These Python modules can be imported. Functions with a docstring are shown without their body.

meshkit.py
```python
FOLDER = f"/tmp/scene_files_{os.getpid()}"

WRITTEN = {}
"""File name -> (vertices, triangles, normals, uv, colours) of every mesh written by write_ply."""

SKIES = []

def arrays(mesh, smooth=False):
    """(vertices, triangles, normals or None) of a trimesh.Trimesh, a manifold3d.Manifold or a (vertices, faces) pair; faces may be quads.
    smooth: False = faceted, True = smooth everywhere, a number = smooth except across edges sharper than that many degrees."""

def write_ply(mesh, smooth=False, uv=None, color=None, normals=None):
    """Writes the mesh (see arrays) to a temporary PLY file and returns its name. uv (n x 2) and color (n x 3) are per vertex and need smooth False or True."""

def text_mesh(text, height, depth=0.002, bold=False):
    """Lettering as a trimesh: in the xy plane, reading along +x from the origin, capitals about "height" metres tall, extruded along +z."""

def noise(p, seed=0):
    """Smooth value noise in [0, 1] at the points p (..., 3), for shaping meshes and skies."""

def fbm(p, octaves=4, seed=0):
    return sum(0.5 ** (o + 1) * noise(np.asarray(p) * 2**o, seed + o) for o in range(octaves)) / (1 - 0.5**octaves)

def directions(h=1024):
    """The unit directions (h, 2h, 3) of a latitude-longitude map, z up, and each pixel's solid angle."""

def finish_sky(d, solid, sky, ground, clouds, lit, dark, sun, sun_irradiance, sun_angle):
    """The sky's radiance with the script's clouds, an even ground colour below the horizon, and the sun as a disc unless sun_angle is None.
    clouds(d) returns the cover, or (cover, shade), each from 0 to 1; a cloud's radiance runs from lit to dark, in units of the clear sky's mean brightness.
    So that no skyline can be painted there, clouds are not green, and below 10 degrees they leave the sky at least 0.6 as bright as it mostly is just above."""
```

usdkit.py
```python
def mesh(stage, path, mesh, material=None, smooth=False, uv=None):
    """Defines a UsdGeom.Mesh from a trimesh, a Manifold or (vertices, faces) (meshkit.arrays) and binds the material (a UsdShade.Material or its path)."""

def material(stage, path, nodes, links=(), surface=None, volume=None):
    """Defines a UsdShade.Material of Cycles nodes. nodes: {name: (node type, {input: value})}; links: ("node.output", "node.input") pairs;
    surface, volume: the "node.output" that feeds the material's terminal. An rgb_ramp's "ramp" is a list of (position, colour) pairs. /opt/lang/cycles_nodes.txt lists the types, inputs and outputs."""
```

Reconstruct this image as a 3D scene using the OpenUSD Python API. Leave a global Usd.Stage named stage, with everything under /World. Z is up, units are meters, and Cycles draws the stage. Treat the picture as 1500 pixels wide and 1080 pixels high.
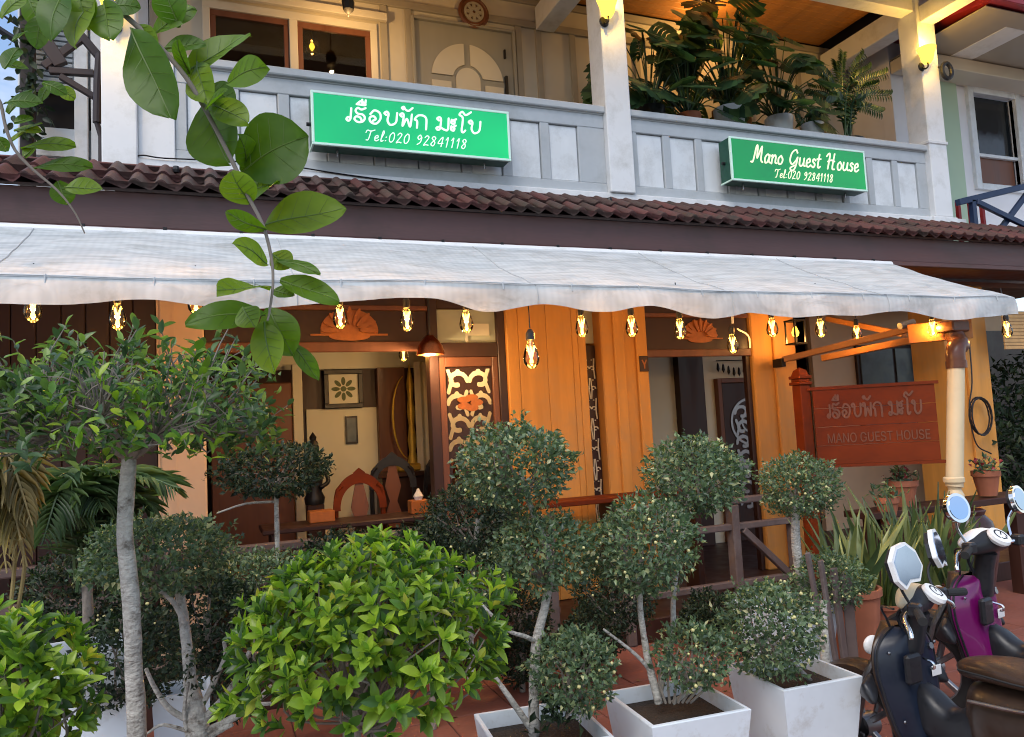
import math, random
import numpy as np, trimesh, manifold3d, usdkit, meshkit
from pxr import Usd, UsdGeom, UsdLux, UsdShade, Gf, Sdf, Vt
from shapely.geometry import LineString, Polygon, Point, box as sbox
from shapely.ops import unary_union
from shapely import affinity
from scipy.sparse import coo_matrix
from scipy.sparse.csgraph import connected_components

stage = Usd.Stage.CreateInMemory()
UsdGeom.SetStageUpAxis(stage, 'Z')
UsdGeom.SetStageMetersPerUnit(stage, 1.0)
UsdGeom.Xform.Define(stage, '/World')
rng = np.random.default_rng(7)
random.seed(7)

# ------------------------------------------------------------------ camera
F_, YAW, PIT, ROLL, CZ = 1120.0, .3784, .0798, -.0521, 1.6
fw = np.array([math.sin(YAW) * math.cos(PIT), math.cos(YAW) * math.cos(PIT), math.sin(PIT)])
_r0 = np.array([math.cos(YAW), -math.sin(YAW), 0.0])
_u0 = np.cross(_r0, fw)
CR = math.cos(ROLL) * _r0 + math.sin(ROLL) * _u0
CU = -math.sin(ROLL) * _r0 + math.cos(ROLL) * _u0
CO = np.array([0, 0, CZ])
cam = UsdGeom.Camera.Define(stage, '/World/camera')
M4 = Gf.Matrix4d(*[float(x) for x in (*CR, 0, *CU, 0, *(-fw), 0, *CO, 1)])
cam.AddTransformOp().Set(M4)
cam.CreateHorizontalApertureAttr(36.0)
cam.CreateVerticalApertureAttr(36.0 * 737 / 1024)
cam.CreateFocalLengthAttr(36.0 * F_ / 1500)
cam.CreateClippingRangeAttr(Gf.Vec2f(0.05, 500))
cam.CreateExposureAttr(0.82)
# ------------------------------------------------------------------ sky and sun (soft evening daylight, facade in shade)
SUN = np.array([-0.42, -0.42, 0.85]); SUN /= np.linalg.norm(SUN)
SKY_STRENGTH = 0.15
usdkit.material(stage, '/World/Looks/sky', {
    'tc': ('texture_coordinate', {}),
    'mp': ('mapping', {'scale': (1.0, 1.0, 2.2)}),
    'n': ('noise_texture', {'scale': 2.6, 'detail': 6.0, 'roughness': 0.6}),
    'r': ('rgb_ramp', {'ramp': [(0.0, (0, 0, 0)), (0.46, (0, 0, 0)), (0.66, (1, 1, 1)), (1.0, (1, 1, 1))]}),
    's': ('sky_texture', {'sky_type': 'single_scattering', 'sun_disc': False, 'sun_elevation': float(math.asin(SUN[2])),
                          'sun_rotation': float(math.atan2(SUN[0], SUN[1])), 'air_density': 1.0, 'aerosol_density': 1.6}),
    'm': ('mix_color', {'b': (4.6, 4.7, 4.9), 'use_clamp': False}),
    'mf': ('math', {'math_type': 'multiply', 'value2': 0.75}),
    'b': ('background_shader', {'strength': SKY_STRENGTH})},
    [('tc.generated', 'mp.vector'), ('mp.vector', 'n.vector'), ('n.fac', 'r.fac'), ('r.color', 'mf.value1'), ('mf.value', 'm.fac'), ('s.color', 'm.a'), ('m.result', 'b.color')],
    surface='b.background')
dome = UsdLux.DomeLight.Define(stage, '/World/sky')
UsdShade.MaterialBindingAPI.Apply(dome.GetPrim()).Bind(UsdShade.Material.Get(stage, '/World/Looks/sky'))
sun = UsdLux.DistantLight.Define(stage, '/World/sun')
sun.CreateIntensityAttr(0.27)
sun.CreateAngleAttr(35.0)
sun.CreateColorAttr(Gf.Vec3f(1.0, 0.98, 0.95))
sun.CreateNormalizeAttr(True)
sun.AddTransformOp().Set(Gf.Matrix4d(Gf.Rotation(Gf.Vec3d(0, 0, 1), Gf.Vec3d(*[float(x) for x in SUN])), Gf.Vec3d(0, 0, 0)))
LAMP = 9.0            # radiance scale of the small warm lamps
WARM = (1.0, 0.50, 0.14)


def at(px, py, Y):      # the point at depth Y seen at photograph pixel (px, py)
    d = F_ * fw + (px - 750) * CR - (py - 540) * CU
    return CO + d * (Y / d[1])


px_ = at


# ------------------------------------------------------------------ prims
_count = {}
LEAFY = set()
trng = np.random.default_rng(11)


def numbered(path, name):
    k = (path, name)
    n = _count.get(k, 0)
    _count[k] = n + 1
    return name if n == 0 else '%s_%03d' % (name, n)


class T:
    def __init__(s, path, base):
        s.path, s.base = path, np.asarray(base, float)

    @property
    def prim(s):
        return stage.GetPrimAtPath(s.path)


def tag(t, label=None, cat=None, group=None, kind=None):
    for k, v in (('label', label), ('category', cat), ('group', group), ('kind', kind)):
        if v:
            t.prim.SetCustomDataByKey(k, v)
    return t


def thing(name, label, cat, base=(0, 0, 0), group=None, kind=None, rotz=0.0):
    p = '/World/' + numbered('/World', name)
    x = UsdGeom.Xform.Define(stage, p)
    x.AddTranslateOp().Set(Gf.Vec3d(*[float(v) for v in base]))
    if rotz:
        x.AddRotateZOp().Set(rotz)
        return tag(T(p, (0, 0, 0)), label, cat, group, kind)     # parts of a turned thing are written in its own frame
    return tag(T(p, base), label, cat, group, kind)


def part(parent, name, mesh, m, smooth=False, label=None):
    v, f = mesh
    p = parent.path + '/' + numbered(parent.path, name)
    um = usdkit.mesh(stage, p, (np.asarray(v) - parent.base, f), m, smooth)
    if str(m.GetPath()) in LEAFY and smooth in (False, True):
        f_ = np.asarray(f)
        lab = connected_components(coo_matrix((np.ones(len(f_) * 2), (np.r_[f_[:, 0], f_[:, 1]], np.r_[f_[:, 1], f_[:, 2]])), shape=(len(v), len(v))), directed=False)[1]
        UsdGeom.PrimvarsAPI(um).CreatePrimvar('tone', Sdf.ValueTypeNames.FloatArray, 'vertex').Set(Vt.FloatArray.FromNumpy(trng.random(lab.max() + 1)[lab].astype(np.float32)))
    t = T(p, parent.base)
    if label:
        tag(t, label)
    return t


def single(name, mesh, m, label=None, cat=None, group=None, kind=None, smooth=False):
    p = '/World/' + numbered('/World', name)
    v, f = mesh
    base = np.zeros(3)
    usdkit.mesh(stage, p, (np.asarray(v) - base, f), m, smooth)
    return tag(T(p, base), label, cat, group, kind)


def dup(t, loc, rotz=0, label=None, group=None):
    was = t.prim.GetCustomData()
    name = t.path.split('/')[-1]
    p = '/World/' + numbered('/World', name)
    x = UsdGeom.Xform.Define(stage, p)
    x.GetPrim().GetReferences().AddInternalReference(t.path)
    x.ClearXformOpOrder()
    x.AddTranslateOp().Set(Gf.Vec3d(*[float(v) for v in loc]))
    x.AddRotateZOp().Set(float(rotz))
    x.GetPrim().SetInstanceable(True)
    return tag(T(p, loc), label or was['label'], was['category'], group or was.get('group'))


def lamp(parent, name, pos, r, power, color=WARM):
    p = parent.path + '/' + numbered(parent.path, name)
    L = UsdLux.SphereLight.Define(stage, p)
    L.CreateRadiusAttr(r)
    L.CreateIntensityAttr(power)
    L.CreateColorAttr(Gf.Vec3f(*color))
    L.AddTranslateOp().Set(Gf.Vec3d(*[float(v) for v in np.asarray(pos) - parent.base]))


# ------------------------------------------------------------------ mesh helpers: everything is (vertices, triangles)
def join(ms):
    vs, fs, n = [], [], 0
    for v, f in ms:
        vs.append(np.asarray(v, float)); fs.append(np.asarray(f, int) + n); n += len(v)
    return np.vstack(vs), np.vstack(fs)


_S = np.array([[x, y, z] for x in (-1, 1) for y in (-1, 1) for z in (-1, 1)], float)


def _bevel_faces():
    pts = []
    for s in _S:
        for a in range(3):
            p = s.copy() * 0.8
            p[a] = s[a]
            pts.append(p)
    h = trimesh.Trimesh(np.array(pts), process=False).convex_hull
    idx = [int(np.argmin(np.linalg.norm(np.array(pts) - q, axis=1))) for q in h.vertices]
    return np.array(idx)[h.faces]


_BEV = _bevel_faces()
_h = trimesh.Trimesh(_S, process=False).convex_hull
_BOXF = np.array([int(np.argmin(np.linalg.norm(_S - q, axis=1))) for q in _h.vertices])[_h.faces]


def box(x0, x1, y0, y1, z0, z1, b=0.0):
    c = np.array([(x0 + x1) / 2, (y0 + y1) / 2, (z0 + z1) / 2]); h = np.array([x1 - x0, y1 - y0, z1 - z0]) / 2
    if b <= 0:
        return c + _S * h, _BOXF
    b = min(b, h.min() * 0.9)
    pts = []
    for s in _S:
        for a in range(3):
            p = s * (h - b); p[a] = s[a] * h[a]; pts.append(c + p)
    return np.array(pts), _BEV


def xf(m, Rm=None, t=(0, 0, 0)):
    v, f = m
    v = np.asarray(v, float)
    return (v @ np.asarray(Rm).T if Rm is not None else v) + np.asarray(t, float), f


def rotm(axis, deg):
    a = math.radians(deg); c, s = math.cos(a), math.sin(a)
    return np.array({'x': [[1, 0, 0], [0, c, -s], [0, s, c]], 'y': [[c, 0, s], [0, 1, 0], [-s, 0, c]], 'z': [[c, -s, 0], [s, c, 0], [0, 0, 1]]}[axis])


def unit(v):
    v = np.asarray(v, float)
    return v / max(np.linalg.norm(v), 1e-12)


def bar(p, q, w, h, b=0.004, up=(0, 0, 1)):     # a straight beam from p to q, w wide, h high
    p, q = np.asarray(p, float), np.asarray(q, float)
    y = unit(q - p); L = np.linalg.norm(q - p)
    x = unit(np.cross(y, up)); z = np.cross(x, y)
    return xf(box(-w / 2, w / 2, 0, L, -h / 2, h / 2, b), np.stack([x, y, z], 1), p)


def spline(pts, n=6):
    P = np.asarray(pts, float)
    if len(P) < 3:
        return P
    Q = np.vstack([2 * P[0] - P[1], P, 2 * P[-1] - P[-2]])
    out = []
    for i in range(1, len(Q) - 2):
        for t in np.linspace(0, 1, n, endpoint=False):
            a, b, c, d = Q[i - 1], Q[i], Q[i + 1], Q[i + 2]
            out.append(0.5 * (2 * b + (c - a) * t + (2 * a - 5 * b + 4 * c - d) * t * t + (3 * b - a - 3 * c + d) * t ** 3))
    return np.array(out + [P[-1]])


def tube(pts, r, n=8, smooth=0, jit=0.0):
    P = spline(pts, smooth) if smooth else np.asarray(pts, float)
    k = len(P)
    if np.ndim(r) == 0:
        r = np.full(k, float(r))
    else:
        r = np.interp(np.linspace(0, 1, k), np.linspace(0, 1, len(r)), r)
    tan = np.gradient(P, axis=0)
    tan /= np.maximum(np.linalg.norm(tan, axis=1, keepdims=True), 1e-9)
    u = unit(np.cross(tan[0], [0, 0, 1] if abs(tan[0][2]) < 0.9 else [1, 0, 0]))
    V = []
    a = np.arange(n) * 2 * math.pi / n
    for i in range(k):
        u = unit(u - tan[i] * (u @ tan[i])); w = np.cross(tan[i], u)
        rr = r[i] * (1 + jit * (rng.random(n) - .5)) if jit else r[i]
        V.append(P[i] + (np.cos(a) * rr)[:, None] * u + (np.sin(a) * rr)[:, None] * w)
    V = np.vstack(V + [P[:1], P[-1:]])
    Fs = []
    for i in range(k - 1):
        for j in range(n):
            a0, a1, b0, b1 = i * n + j, i * n + (j + 1) % n, (i + 1) * n + j, (i + 1) * n + (j + 1) % n
            Fs += [[a0, a1, b1], [a0, b1, b0]]
    for j in range(n):
        Fs.append([k * n, (j + 1) % n, j]); Fs.append([k * n + 1, (k - 1) * n + j, (k - 1) * n + (j + 1) % n])
    return V, np.array(Fs)


def lathe(prof, c=(0, 0, 0), n=20, Rm=None):
    a = np.arange(n) * 2 * math.pi / n
    V = np.vstack([np.stack([r * np.cos(a), r * np.sin(a), np.full(n, z)], 1) for r, z in prof])
    Fs = []
    for i in range(len(prof) - 1):
        for j in range(n):
            a0, a1, b0, b1 = i * n + j, i * n + (j + 1) % n, (i + 1) * n + j, (i + 1) * n + (j + 1) % n
            Fs += [[a0, a1, b1], [a0, b1, b0]]
    return xf((V, np.array(Fs)), Rm, c)


def extr(shape, o, ex, ey, d):      # extrude a shapely shape standing in the plane (o, ex, ey), thickness d along ex x ey
    out = []
    o, ex, ey = (np.asarray(q, float) for q in (o, ex, ey))
    for g in getattr(shape, 'geoms', [shape]):
        if g.is_empty or g.geom_type != 'Polygon':
            continue
        m = trimesh.creation.extrude_polygon(g, d, engine='earcut')
        out.append((m.vertices @ np.stack([ex, ey, np.cross(ex, ey)]) + o, m.faces))
    return join(out)


def front(shape, X, Y, Z, d):       # extrude toward the street from the plane y = Y
    return extr(shape, (X, Y, Z), (1, 0, 0), (0, 0, 1), d)


def loft(rings):                    # rings of equal length, closed sideways and capped
    n = len(rings[0]); V = np.vstack(rings); Fs = []
    for i in range(len(rings) - 1):
        for j in range(n):
            a0, a1, b0, b1 = i * n + j, i * n + (j + 1) % n, (i + 1) * n + j, (i + 1) * n + (j + 1) % n
            Fs += [[a0, a1, b1], [a0, b1, b0]]
    for j in range(1, n - 1):
        Fs.append([0, j + 1, j]); k = (len(rings) - 1) * n; Fs.append([k, k + j, k + j + 1])
    return V, np.array(Fs)


# ------------------------------------------------------------------ materials
def mat(name, c, rough=.55, var=.14, scale=6.0, bump=0.0, bscale=60.0, metal=0.0, spec=.4, dirt=None, stretch=(1, 1, 1), coat=0.0, dist=.01, dscale=2.2, dlo=.5, dhi=.75):
    c = np.array(c, float)
    N = {'tc': ('texture_coordinate', {}), 'mp': ('mapping', {'scale': stretch}), 'n': ('noise_texture', {'scale': scale, 'detail': 6.0, 'roughness': .62}),
         'r': ('rgb_ramp', {'ramp': [(.25, tuple(np.clip(c * (1 - var), 0, 1))), (.5, tuple(c)), (.75, tuple(np.clip(c * (1 + var), 0, .95)))]}),
         'p': ('principled_bsdf', {'roughness': rough, 'metallic': metal, 'specular_ior_level': spec, 'coat_weight': coat}),
         'rr': ('map_range', {'from_min': .3, 'from_max': .7, 'to_min': max(rough - .1, .02), 'to_max': min(rough + .12, 1)})}
    L = [('tc.object', 'mp.vector'), ('mp.vector', 'n.vector'), ('n.fac', 'r.fac'), ('n.fac', 'rr.value'), ('rr.result', 'p.roughness')]
    src = 'r.color'
    if dirt is not None:
        N['n2'] = ('noise_texture', {'scale': dscale, 'detail': 8.0, 'roughness': .7})
        N['r2'] = ('rgb_ramp', {'ramp': [(dlo, (0, 0, 0)), (dhi, (1, 1, 1))]})
        N['mx'] = ('mix_color', {'b': dirt})
        L += [('tc.object', 'n2.vector'), ('n2.fac', 'r2.fac'), ('r2.color', 'mx.fac'), ('r.color', 'mx.a')]
        src = 'mx.result'
    L.append((src, 'p.base_color'))
    if bump:
        N['nb'] = ('noise_texture', {'scale': bscale, 'detail': 4.0}); N['b'] = ('bump', {'strength': bump, 'distance': dist})
        L += [('mp.vector', 'nb.vector'), ('nb.fac', 'b.height'), ('b.normal', 'p.normal')]
    return usdkit.material(stage, '/World/Looks/' + name, N, L, surface='p.BSDF')


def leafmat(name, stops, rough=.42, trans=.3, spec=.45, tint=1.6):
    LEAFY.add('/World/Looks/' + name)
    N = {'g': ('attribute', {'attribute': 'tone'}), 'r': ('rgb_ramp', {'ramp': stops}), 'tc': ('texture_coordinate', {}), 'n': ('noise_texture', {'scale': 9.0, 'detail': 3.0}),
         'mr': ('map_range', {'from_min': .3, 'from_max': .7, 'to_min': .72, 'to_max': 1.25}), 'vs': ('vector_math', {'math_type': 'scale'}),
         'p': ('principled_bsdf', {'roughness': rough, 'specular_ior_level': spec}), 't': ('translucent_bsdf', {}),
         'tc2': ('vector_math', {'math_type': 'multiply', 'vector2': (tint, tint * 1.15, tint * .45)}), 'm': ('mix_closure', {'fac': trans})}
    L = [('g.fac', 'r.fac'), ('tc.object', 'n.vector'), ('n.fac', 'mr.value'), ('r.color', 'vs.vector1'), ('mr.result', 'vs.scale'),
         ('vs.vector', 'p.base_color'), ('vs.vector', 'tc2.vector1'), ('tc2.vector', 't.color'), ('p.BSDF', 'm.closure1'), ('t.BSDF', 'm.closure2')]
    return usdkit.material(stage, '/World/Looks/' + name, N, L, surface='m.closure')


def glassmat(name, col=(1, 1, 1), ior=1.45, rough=.02, base=0.0):
    N = {'t': ('transparent_bsdf', {'color': col}), 'g': ('glossy_bsdf', {'color': (.95, .95, .95), 'roughness': rough}), 'f': ('fresnel', {'IOR': ior}),
         'a': ('math', {'math_type': 'add', 'value2': base, 'use_clamp': True}), 'm': ('mix_closure', {})}
    return usdkit.material(stage, '/World/Looks/' + name, N, [('f.fac', 'a.value1'), ('a.value', 'm.fac'), ('t.BSDF', 'm.closure1'), ('g.BSDF', 'm.closure2')], surface='m.closure')


def emit(name, col, s):
    return usdkit.material(stage, '/World/Looks/' + name, {'e': ('emission', {'color': col, 'strength': s})}, [], surface='e.emission')


m_white = mat('white_paint', (.72, .73, .74), .5, .06, 3, .15, 90, dirt=(.44, .44, .41), dscale=3.0, dlo=.47, dhi=.8, dist=.004)
m_panel = mat('panel_paint', (.68, .71, .73), .5, .08, 4, .2, 60, dirt=(.42, .43, .42), dscale=4, dlo=.48, dhi=.85, dist=.004, stretch=(1, 1, .35))
m_trim = mat('grey_trim', (.44, .47, .49), .5, .08, 4, .12, 80, dirt=(.34, .36, .36), dist=.004)
m_cream = mat('cream_wall', (.58, .52, .42), .6, .06, 3, .1, 70, dist=.004)
m_batten = mat('taupe_batten', (.34, .30, .24), .55, .08, 5, .1, 80, dist=.004)
m_doorgrey = mat('taupe_door', (.31, .29, .25), .5, .08, 5, .12, 60, stretch=(1, 1, .2), dist=.004)
m_ceil = mat('ceiling_wood', (.36, .15, .035), .38, .3, 5, .2, 30, stretch=(1, .08, 1), dist=.004)
m_tile = [mat('roof_tile_%s' % n, c, .62, .25, 7, .35, 45, dirt=d, dscale=5, dlo=.45, dhi=.7) for n, c, d in (('dark', (.070, .026, .024), (.03, .026, .022)), ('red', (.095, .030, .028), (.04, .032, .027)), ('brown', (.062, .029, .025), (.028, .026, .02)))]
m_fascia = mat('fascia_brown', (.085, .042, .040), .5, .15, 4, .2, 40, stretch=(.2, 1, 1), dirt=(.06, .035, .03))
m_eave = mat('eave_grey', (.12, .09, .085), .6, .15)
m_orange = mat('ochre_wall', (.60, .275, .062), .5, .16, 9, .3, 40, dirt=(.50, .27, .10), dscale=2.5, dlo=.48, dhi=.75, dist=.004, stretch=(1, 1, .12), spec=.25)
m_peach = mat('peach_plaster', (.68, .47, .30), .55, .08, 3, .12, 50, dist=.004)
m_inwall = mat('inner_wall', (.66, .64, .50), .6, .04, 3, .1, 60, dist=.003)
m_darkwood = mat('dark_wood', (.034, .012, .008), .45, .3, 6, .2, 40, stretch=(1, 1, .15), dist=.004)
m_midwood = mat('brown_wood', (.15, .055, .028), .42, .3, 6, .2, 40, stretch=(1, 1, .12), dist=.004)
m_redwood = mat('red_wood', (.145, .023, .004), .55, .3, 5, .3, 30, stretch=(.12, 1, 1), dist=.004, spec=.15, dirt=(.09, .018, .005), dscale=3)
m_beam = mat('orange_beam', (.40, .16, .045), .45, .2, 6, .2, 40, stretch=(.15, 1, 1), dist=.004)
m_carve = mat('carved_orange', (.36, .11, .022), .42, .2, 20, .2, 60, dist=.004)
m_rail = mat('rail_brown', (.105, .075, .068), .55, .2, 8, .3, 40, stretch=(.2, 1, 1), dirt=(.17, .14, .13), dscale=4, dist=.004)
m_terra = mat('terracotta_floor', (.19, .062, .042), .6, .18, 4, .25, 40, dirt=(.14, .06, .045), dscale=1.5, dlo=.45, dhi=.75)
m_joint = mat('joint_mortar', (.13, .07, .055), .8, .15)
m_asph = mat('asphalt', (.055, .054, .052), .8, .2, 12, .5, 180)
m_planter = mat('white_planter', (.60, .65, .69), .45, .07, 4, .2, 40, dirt=(.36, .34, .30), dscale=5.5, dlo=.54, dhi=.8, dist=.003)
m_soil = mat('soil', (.035, .025, .018), .9, .4, 30, .8, 90, dist=.02)
m_bark = mat('pale_bark', (.36, .345, .31), .8, .35, 26, .9, 60, dirt=(.13, .11, .09), dscale=22, dlo=.52, dhi=.66, stretch=(1, 1, 1.6))
m_bark2 = mat('grey_bark', (.24, .205, .17), .8, .25, 22, .5, 70, dirt=(.11, .09, .075), dscale=12, stretch=(1, 1, .5))
m_twig = mat('twig', (.18, .155, .13), .8, .2)
m_greenpost = mat('post_dark', (.035, .028, .026), .7, .3)
m_black = mat('black_plastic', (.012, .012, .014), .38, .2, 20, .15, 200, dist=.002)
m_navy = mat('navy_plastic', (.007, .011, .022), .34, .12, 6, .05, 150, dist=.002)
m_purple = mat('purple_paint', (.13, .004, .085), .25, .08, 4, coat=.5)
m_chrome = mat('chrome', (.78, .78, .78), .12, .04, metal=1)
m_brushed = mat('metal_grey', (.30, .30, .31), .35, .1, metal=1)
m_rubber = mat('rubber', (.015, .015, .015), .75, .2, 20, .3, 120, dist=.003)
m_cowl = mat('cream_plastic', (.50, .42, .28), .35, .06)
m_seat = mat('brown_vinyl', (.034, .018, .011), .3, .25, 5, .3, 160, dist=.002)
m_bikebrown = mat('brown_plastic', (.030, .017, .011), .3, .2, 6)
m_mirror = mat('mirror_glass', (.40, .52, .72), .02, 0.0, metal=1)
m_whiteplastic = mat('white_plastic', (.75, .75, .74), .35, .04)
m_sticker = mat('dark_print', (.02, .02, .02), .5)
m_signside = mat('sign_side_green', (.012, .07, .045), .35, .1)
m_signrim = mat('sign_rim', (.62, .85, .74), .35, .04)
m_iron = mat('black_iron', (.015, .014, .014), .45, .2, metal=.3)
m_copper = mat('copper', (.55, .20, .08), .28, .12, metal=1)
m_gold = mat('gold_leaf', (.50, .33, .05), .5, .2, 20, .4, 60, metal=.6, dist=.006)
m_seam = mat('seam_thread', (.42, .44, .45), .8, .1)
m_curtain = mat('curtain', (.62, .58, .44), .8, .06)
m_green = mat('pale_green_wall', (.42, .55, .40), .6, .05, 3)
m_palewall = mat('pale_wall', (.76, .75, .77), .6, .05, 3)
m_blue = mat('blue_paint', (.007, .018, .055), .4, .15)
m_redpaint = mat('red_paint', (.22, .015, .02), .45, .15)
m_bracket = mat('dark_bracket', (.03, .02, .022), .6, .2)
m_pipe = mat('beige_pipe', (.60, .48, .30), .35, .06, 4)
m_pipebrown = mat('brown_pipe', (.10, .035, .018), .3, .12, 6)
m_clay = mat('clay_pot', (.30, .10, .05), .7, .15, 8, .2, 60, dist=.004)
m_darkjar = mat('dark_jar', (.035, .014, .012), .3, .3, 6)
m_bud = mat('pale_bud', (.55, .50, .22), .5, .2)
m_blind = mat('blind_slat', (.50, .30, .12), .6, .2, 10)
m_paper = mat('paper', (.72, .70, .55), .7, .05)
m_picgreen = mat('picture_green', (.10, .13, .05), .6, .4, 18)
m_dark = mat('dark_recess', (.012, .009, .008), .8, .2)
m_glassdark = mat('dark_glass', (.012, .014, .016), .08, .1, spec=.5)
m_transom = mat('frosted_pane', (.42, .46, .36), .35, .05)
m_poster = mat('window_blue', (.10, .13, .15), .25, .2)
m_bulb = glassmat('bulb_glass', (1.0, .86, .55), 1.4, .03, .03)
m_fil = emit('filament', (1.0, .66, .14), 6.0)
m_glow = emit('lamp_glow', (1.0, .56, .06), 1.9)
m_pane = glassmat('window_glass', (.9, .92, .92), 1.5, .01)

m_lf_top = leafmat('topiary_leaf', [(0, (.034, .062, .033)), (.4, (.062, .106, .054)), (.75, (.11, .165, .082)), (.94, (.18, .235, .11)), (.965, (.36, .36, .17)), (1, (.50, .47, .26))], .36, .22)
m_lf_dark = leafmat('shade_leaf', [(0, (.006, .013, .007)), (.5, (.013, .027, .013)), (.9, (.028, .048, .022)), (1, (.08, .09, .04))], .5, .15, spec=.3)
m_lf_bright = leafmat('bright_leaf', [(0, (.028, .065, .016)), (.25, (.05, .115, .02)), (.5, (.11, .205, .022)), (.8, (.19, .30, .026)), (.95, (.28, .39, .035)), (1, (.40, .38, .05))], .36, .36)
m_lf_umb = leafmat('umbrella_leaf', [(0, (.03, .065, .03)), (.5, (.06, .115, .045)), (.8, (.12, .20, .055)), (1, (.25, .36, .09))], .38, .3)
usdkit.material(stage, '/World/Looks/sea_grape_leaf', {'tc': ('texture_coordinate', {}), 'n': ('noise_texture', {'scale': 14.0, 'detail': 6.0, 'roughness': .65}), 'n2': ('noise_texture', {'scale': 55.0, 'detail': 4.0}), 'oi': ('attribute', {'attribute': 'tone'}),
    'r0': ('rgb_ramp', {'ramp': [(0, (.042, .10, .008)), (.5, (.078, .155, .010)), (1, (.14, .22, .014))]}), 'r1': ('rgb_ramp', {'ramp': [(.0, (.75, .75, .75)), (.5, (1, 1, 1)), (.72, (1.25, 1.2, 1.0)), (.80, (2.2, 1.3, .6))]}),
    'm': ('mix_color', {'blend_type': 'multiply', 'fac': 1.0, 'use_clamp': False}), 'tt': ('vector_math', {'math_type': 'multiply', 'vector2': (1.7, 1.9, .6)}), 'b': ('bump', {'strength': .25, 'distance': .003}),
    'p': ('principled_bsdf', {'roughness': .42, 'specular_ior_level': .3}), 't': ('translucent_bsdf', {}), 'x': ('mix_closure', {'fac': .44})},
    [('tc.object', 'n.vector'), ('tc.object', 'n2.vector'), ('oi.fac', 'r0.fac'), ('n.fac', 'r1.fac'), ('r0.color', 'm.a'), ('r1.color', 'm.b'), ('m.result', 'p.base_color'), ('m.result', 'tt.vector1'), ('tt.vector', 't.color'),
     ('n2.fac', 'b.height'), ('b.normal', 'p.normal'), ('p.BSDF', 'x.closure1'), ('t.BSDF', 'x.closure2')], surface='x.closure')
m_lf_big = UsdShade.Material.Get(stage, '/World/Looks/sea_grape_leaf')
LEAFY.add('/World/Looks/sea_grape_leaf')
m_rib = mat('leaf_rib', (.085, .14, .02), .5, .15)
m_lf_mon = leafmat('monstera_leaf', [(0, (.016, .040, .022)), (.5, (.036, .078, .036)), (.85, (.065, .12, .045)), (1, (.12, .17, .06))], .33, .25)
m_lf_palm = leafmat('palm_leaf', [(0, (0.0325, 0.065, 0.0286)), (0.6, (0.065, 0.117, 0.0455)), (1, (0.13, 0.182, 0.078))], .45, .25)
m_lf_dry = leafmat('dry_palm_leaf', [(0, (.16, .13, .05)), (1, (.34, .27, .12))], .6, .25)
m_lf_sans = leafmat('sansevieria_leaf', [(0, (.03, .055, .022)), (.5, (.075, .11, .035)), (.85, (.15, .18, .06)), (1, (.30, .30, .10))], .4, .15)

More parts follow.
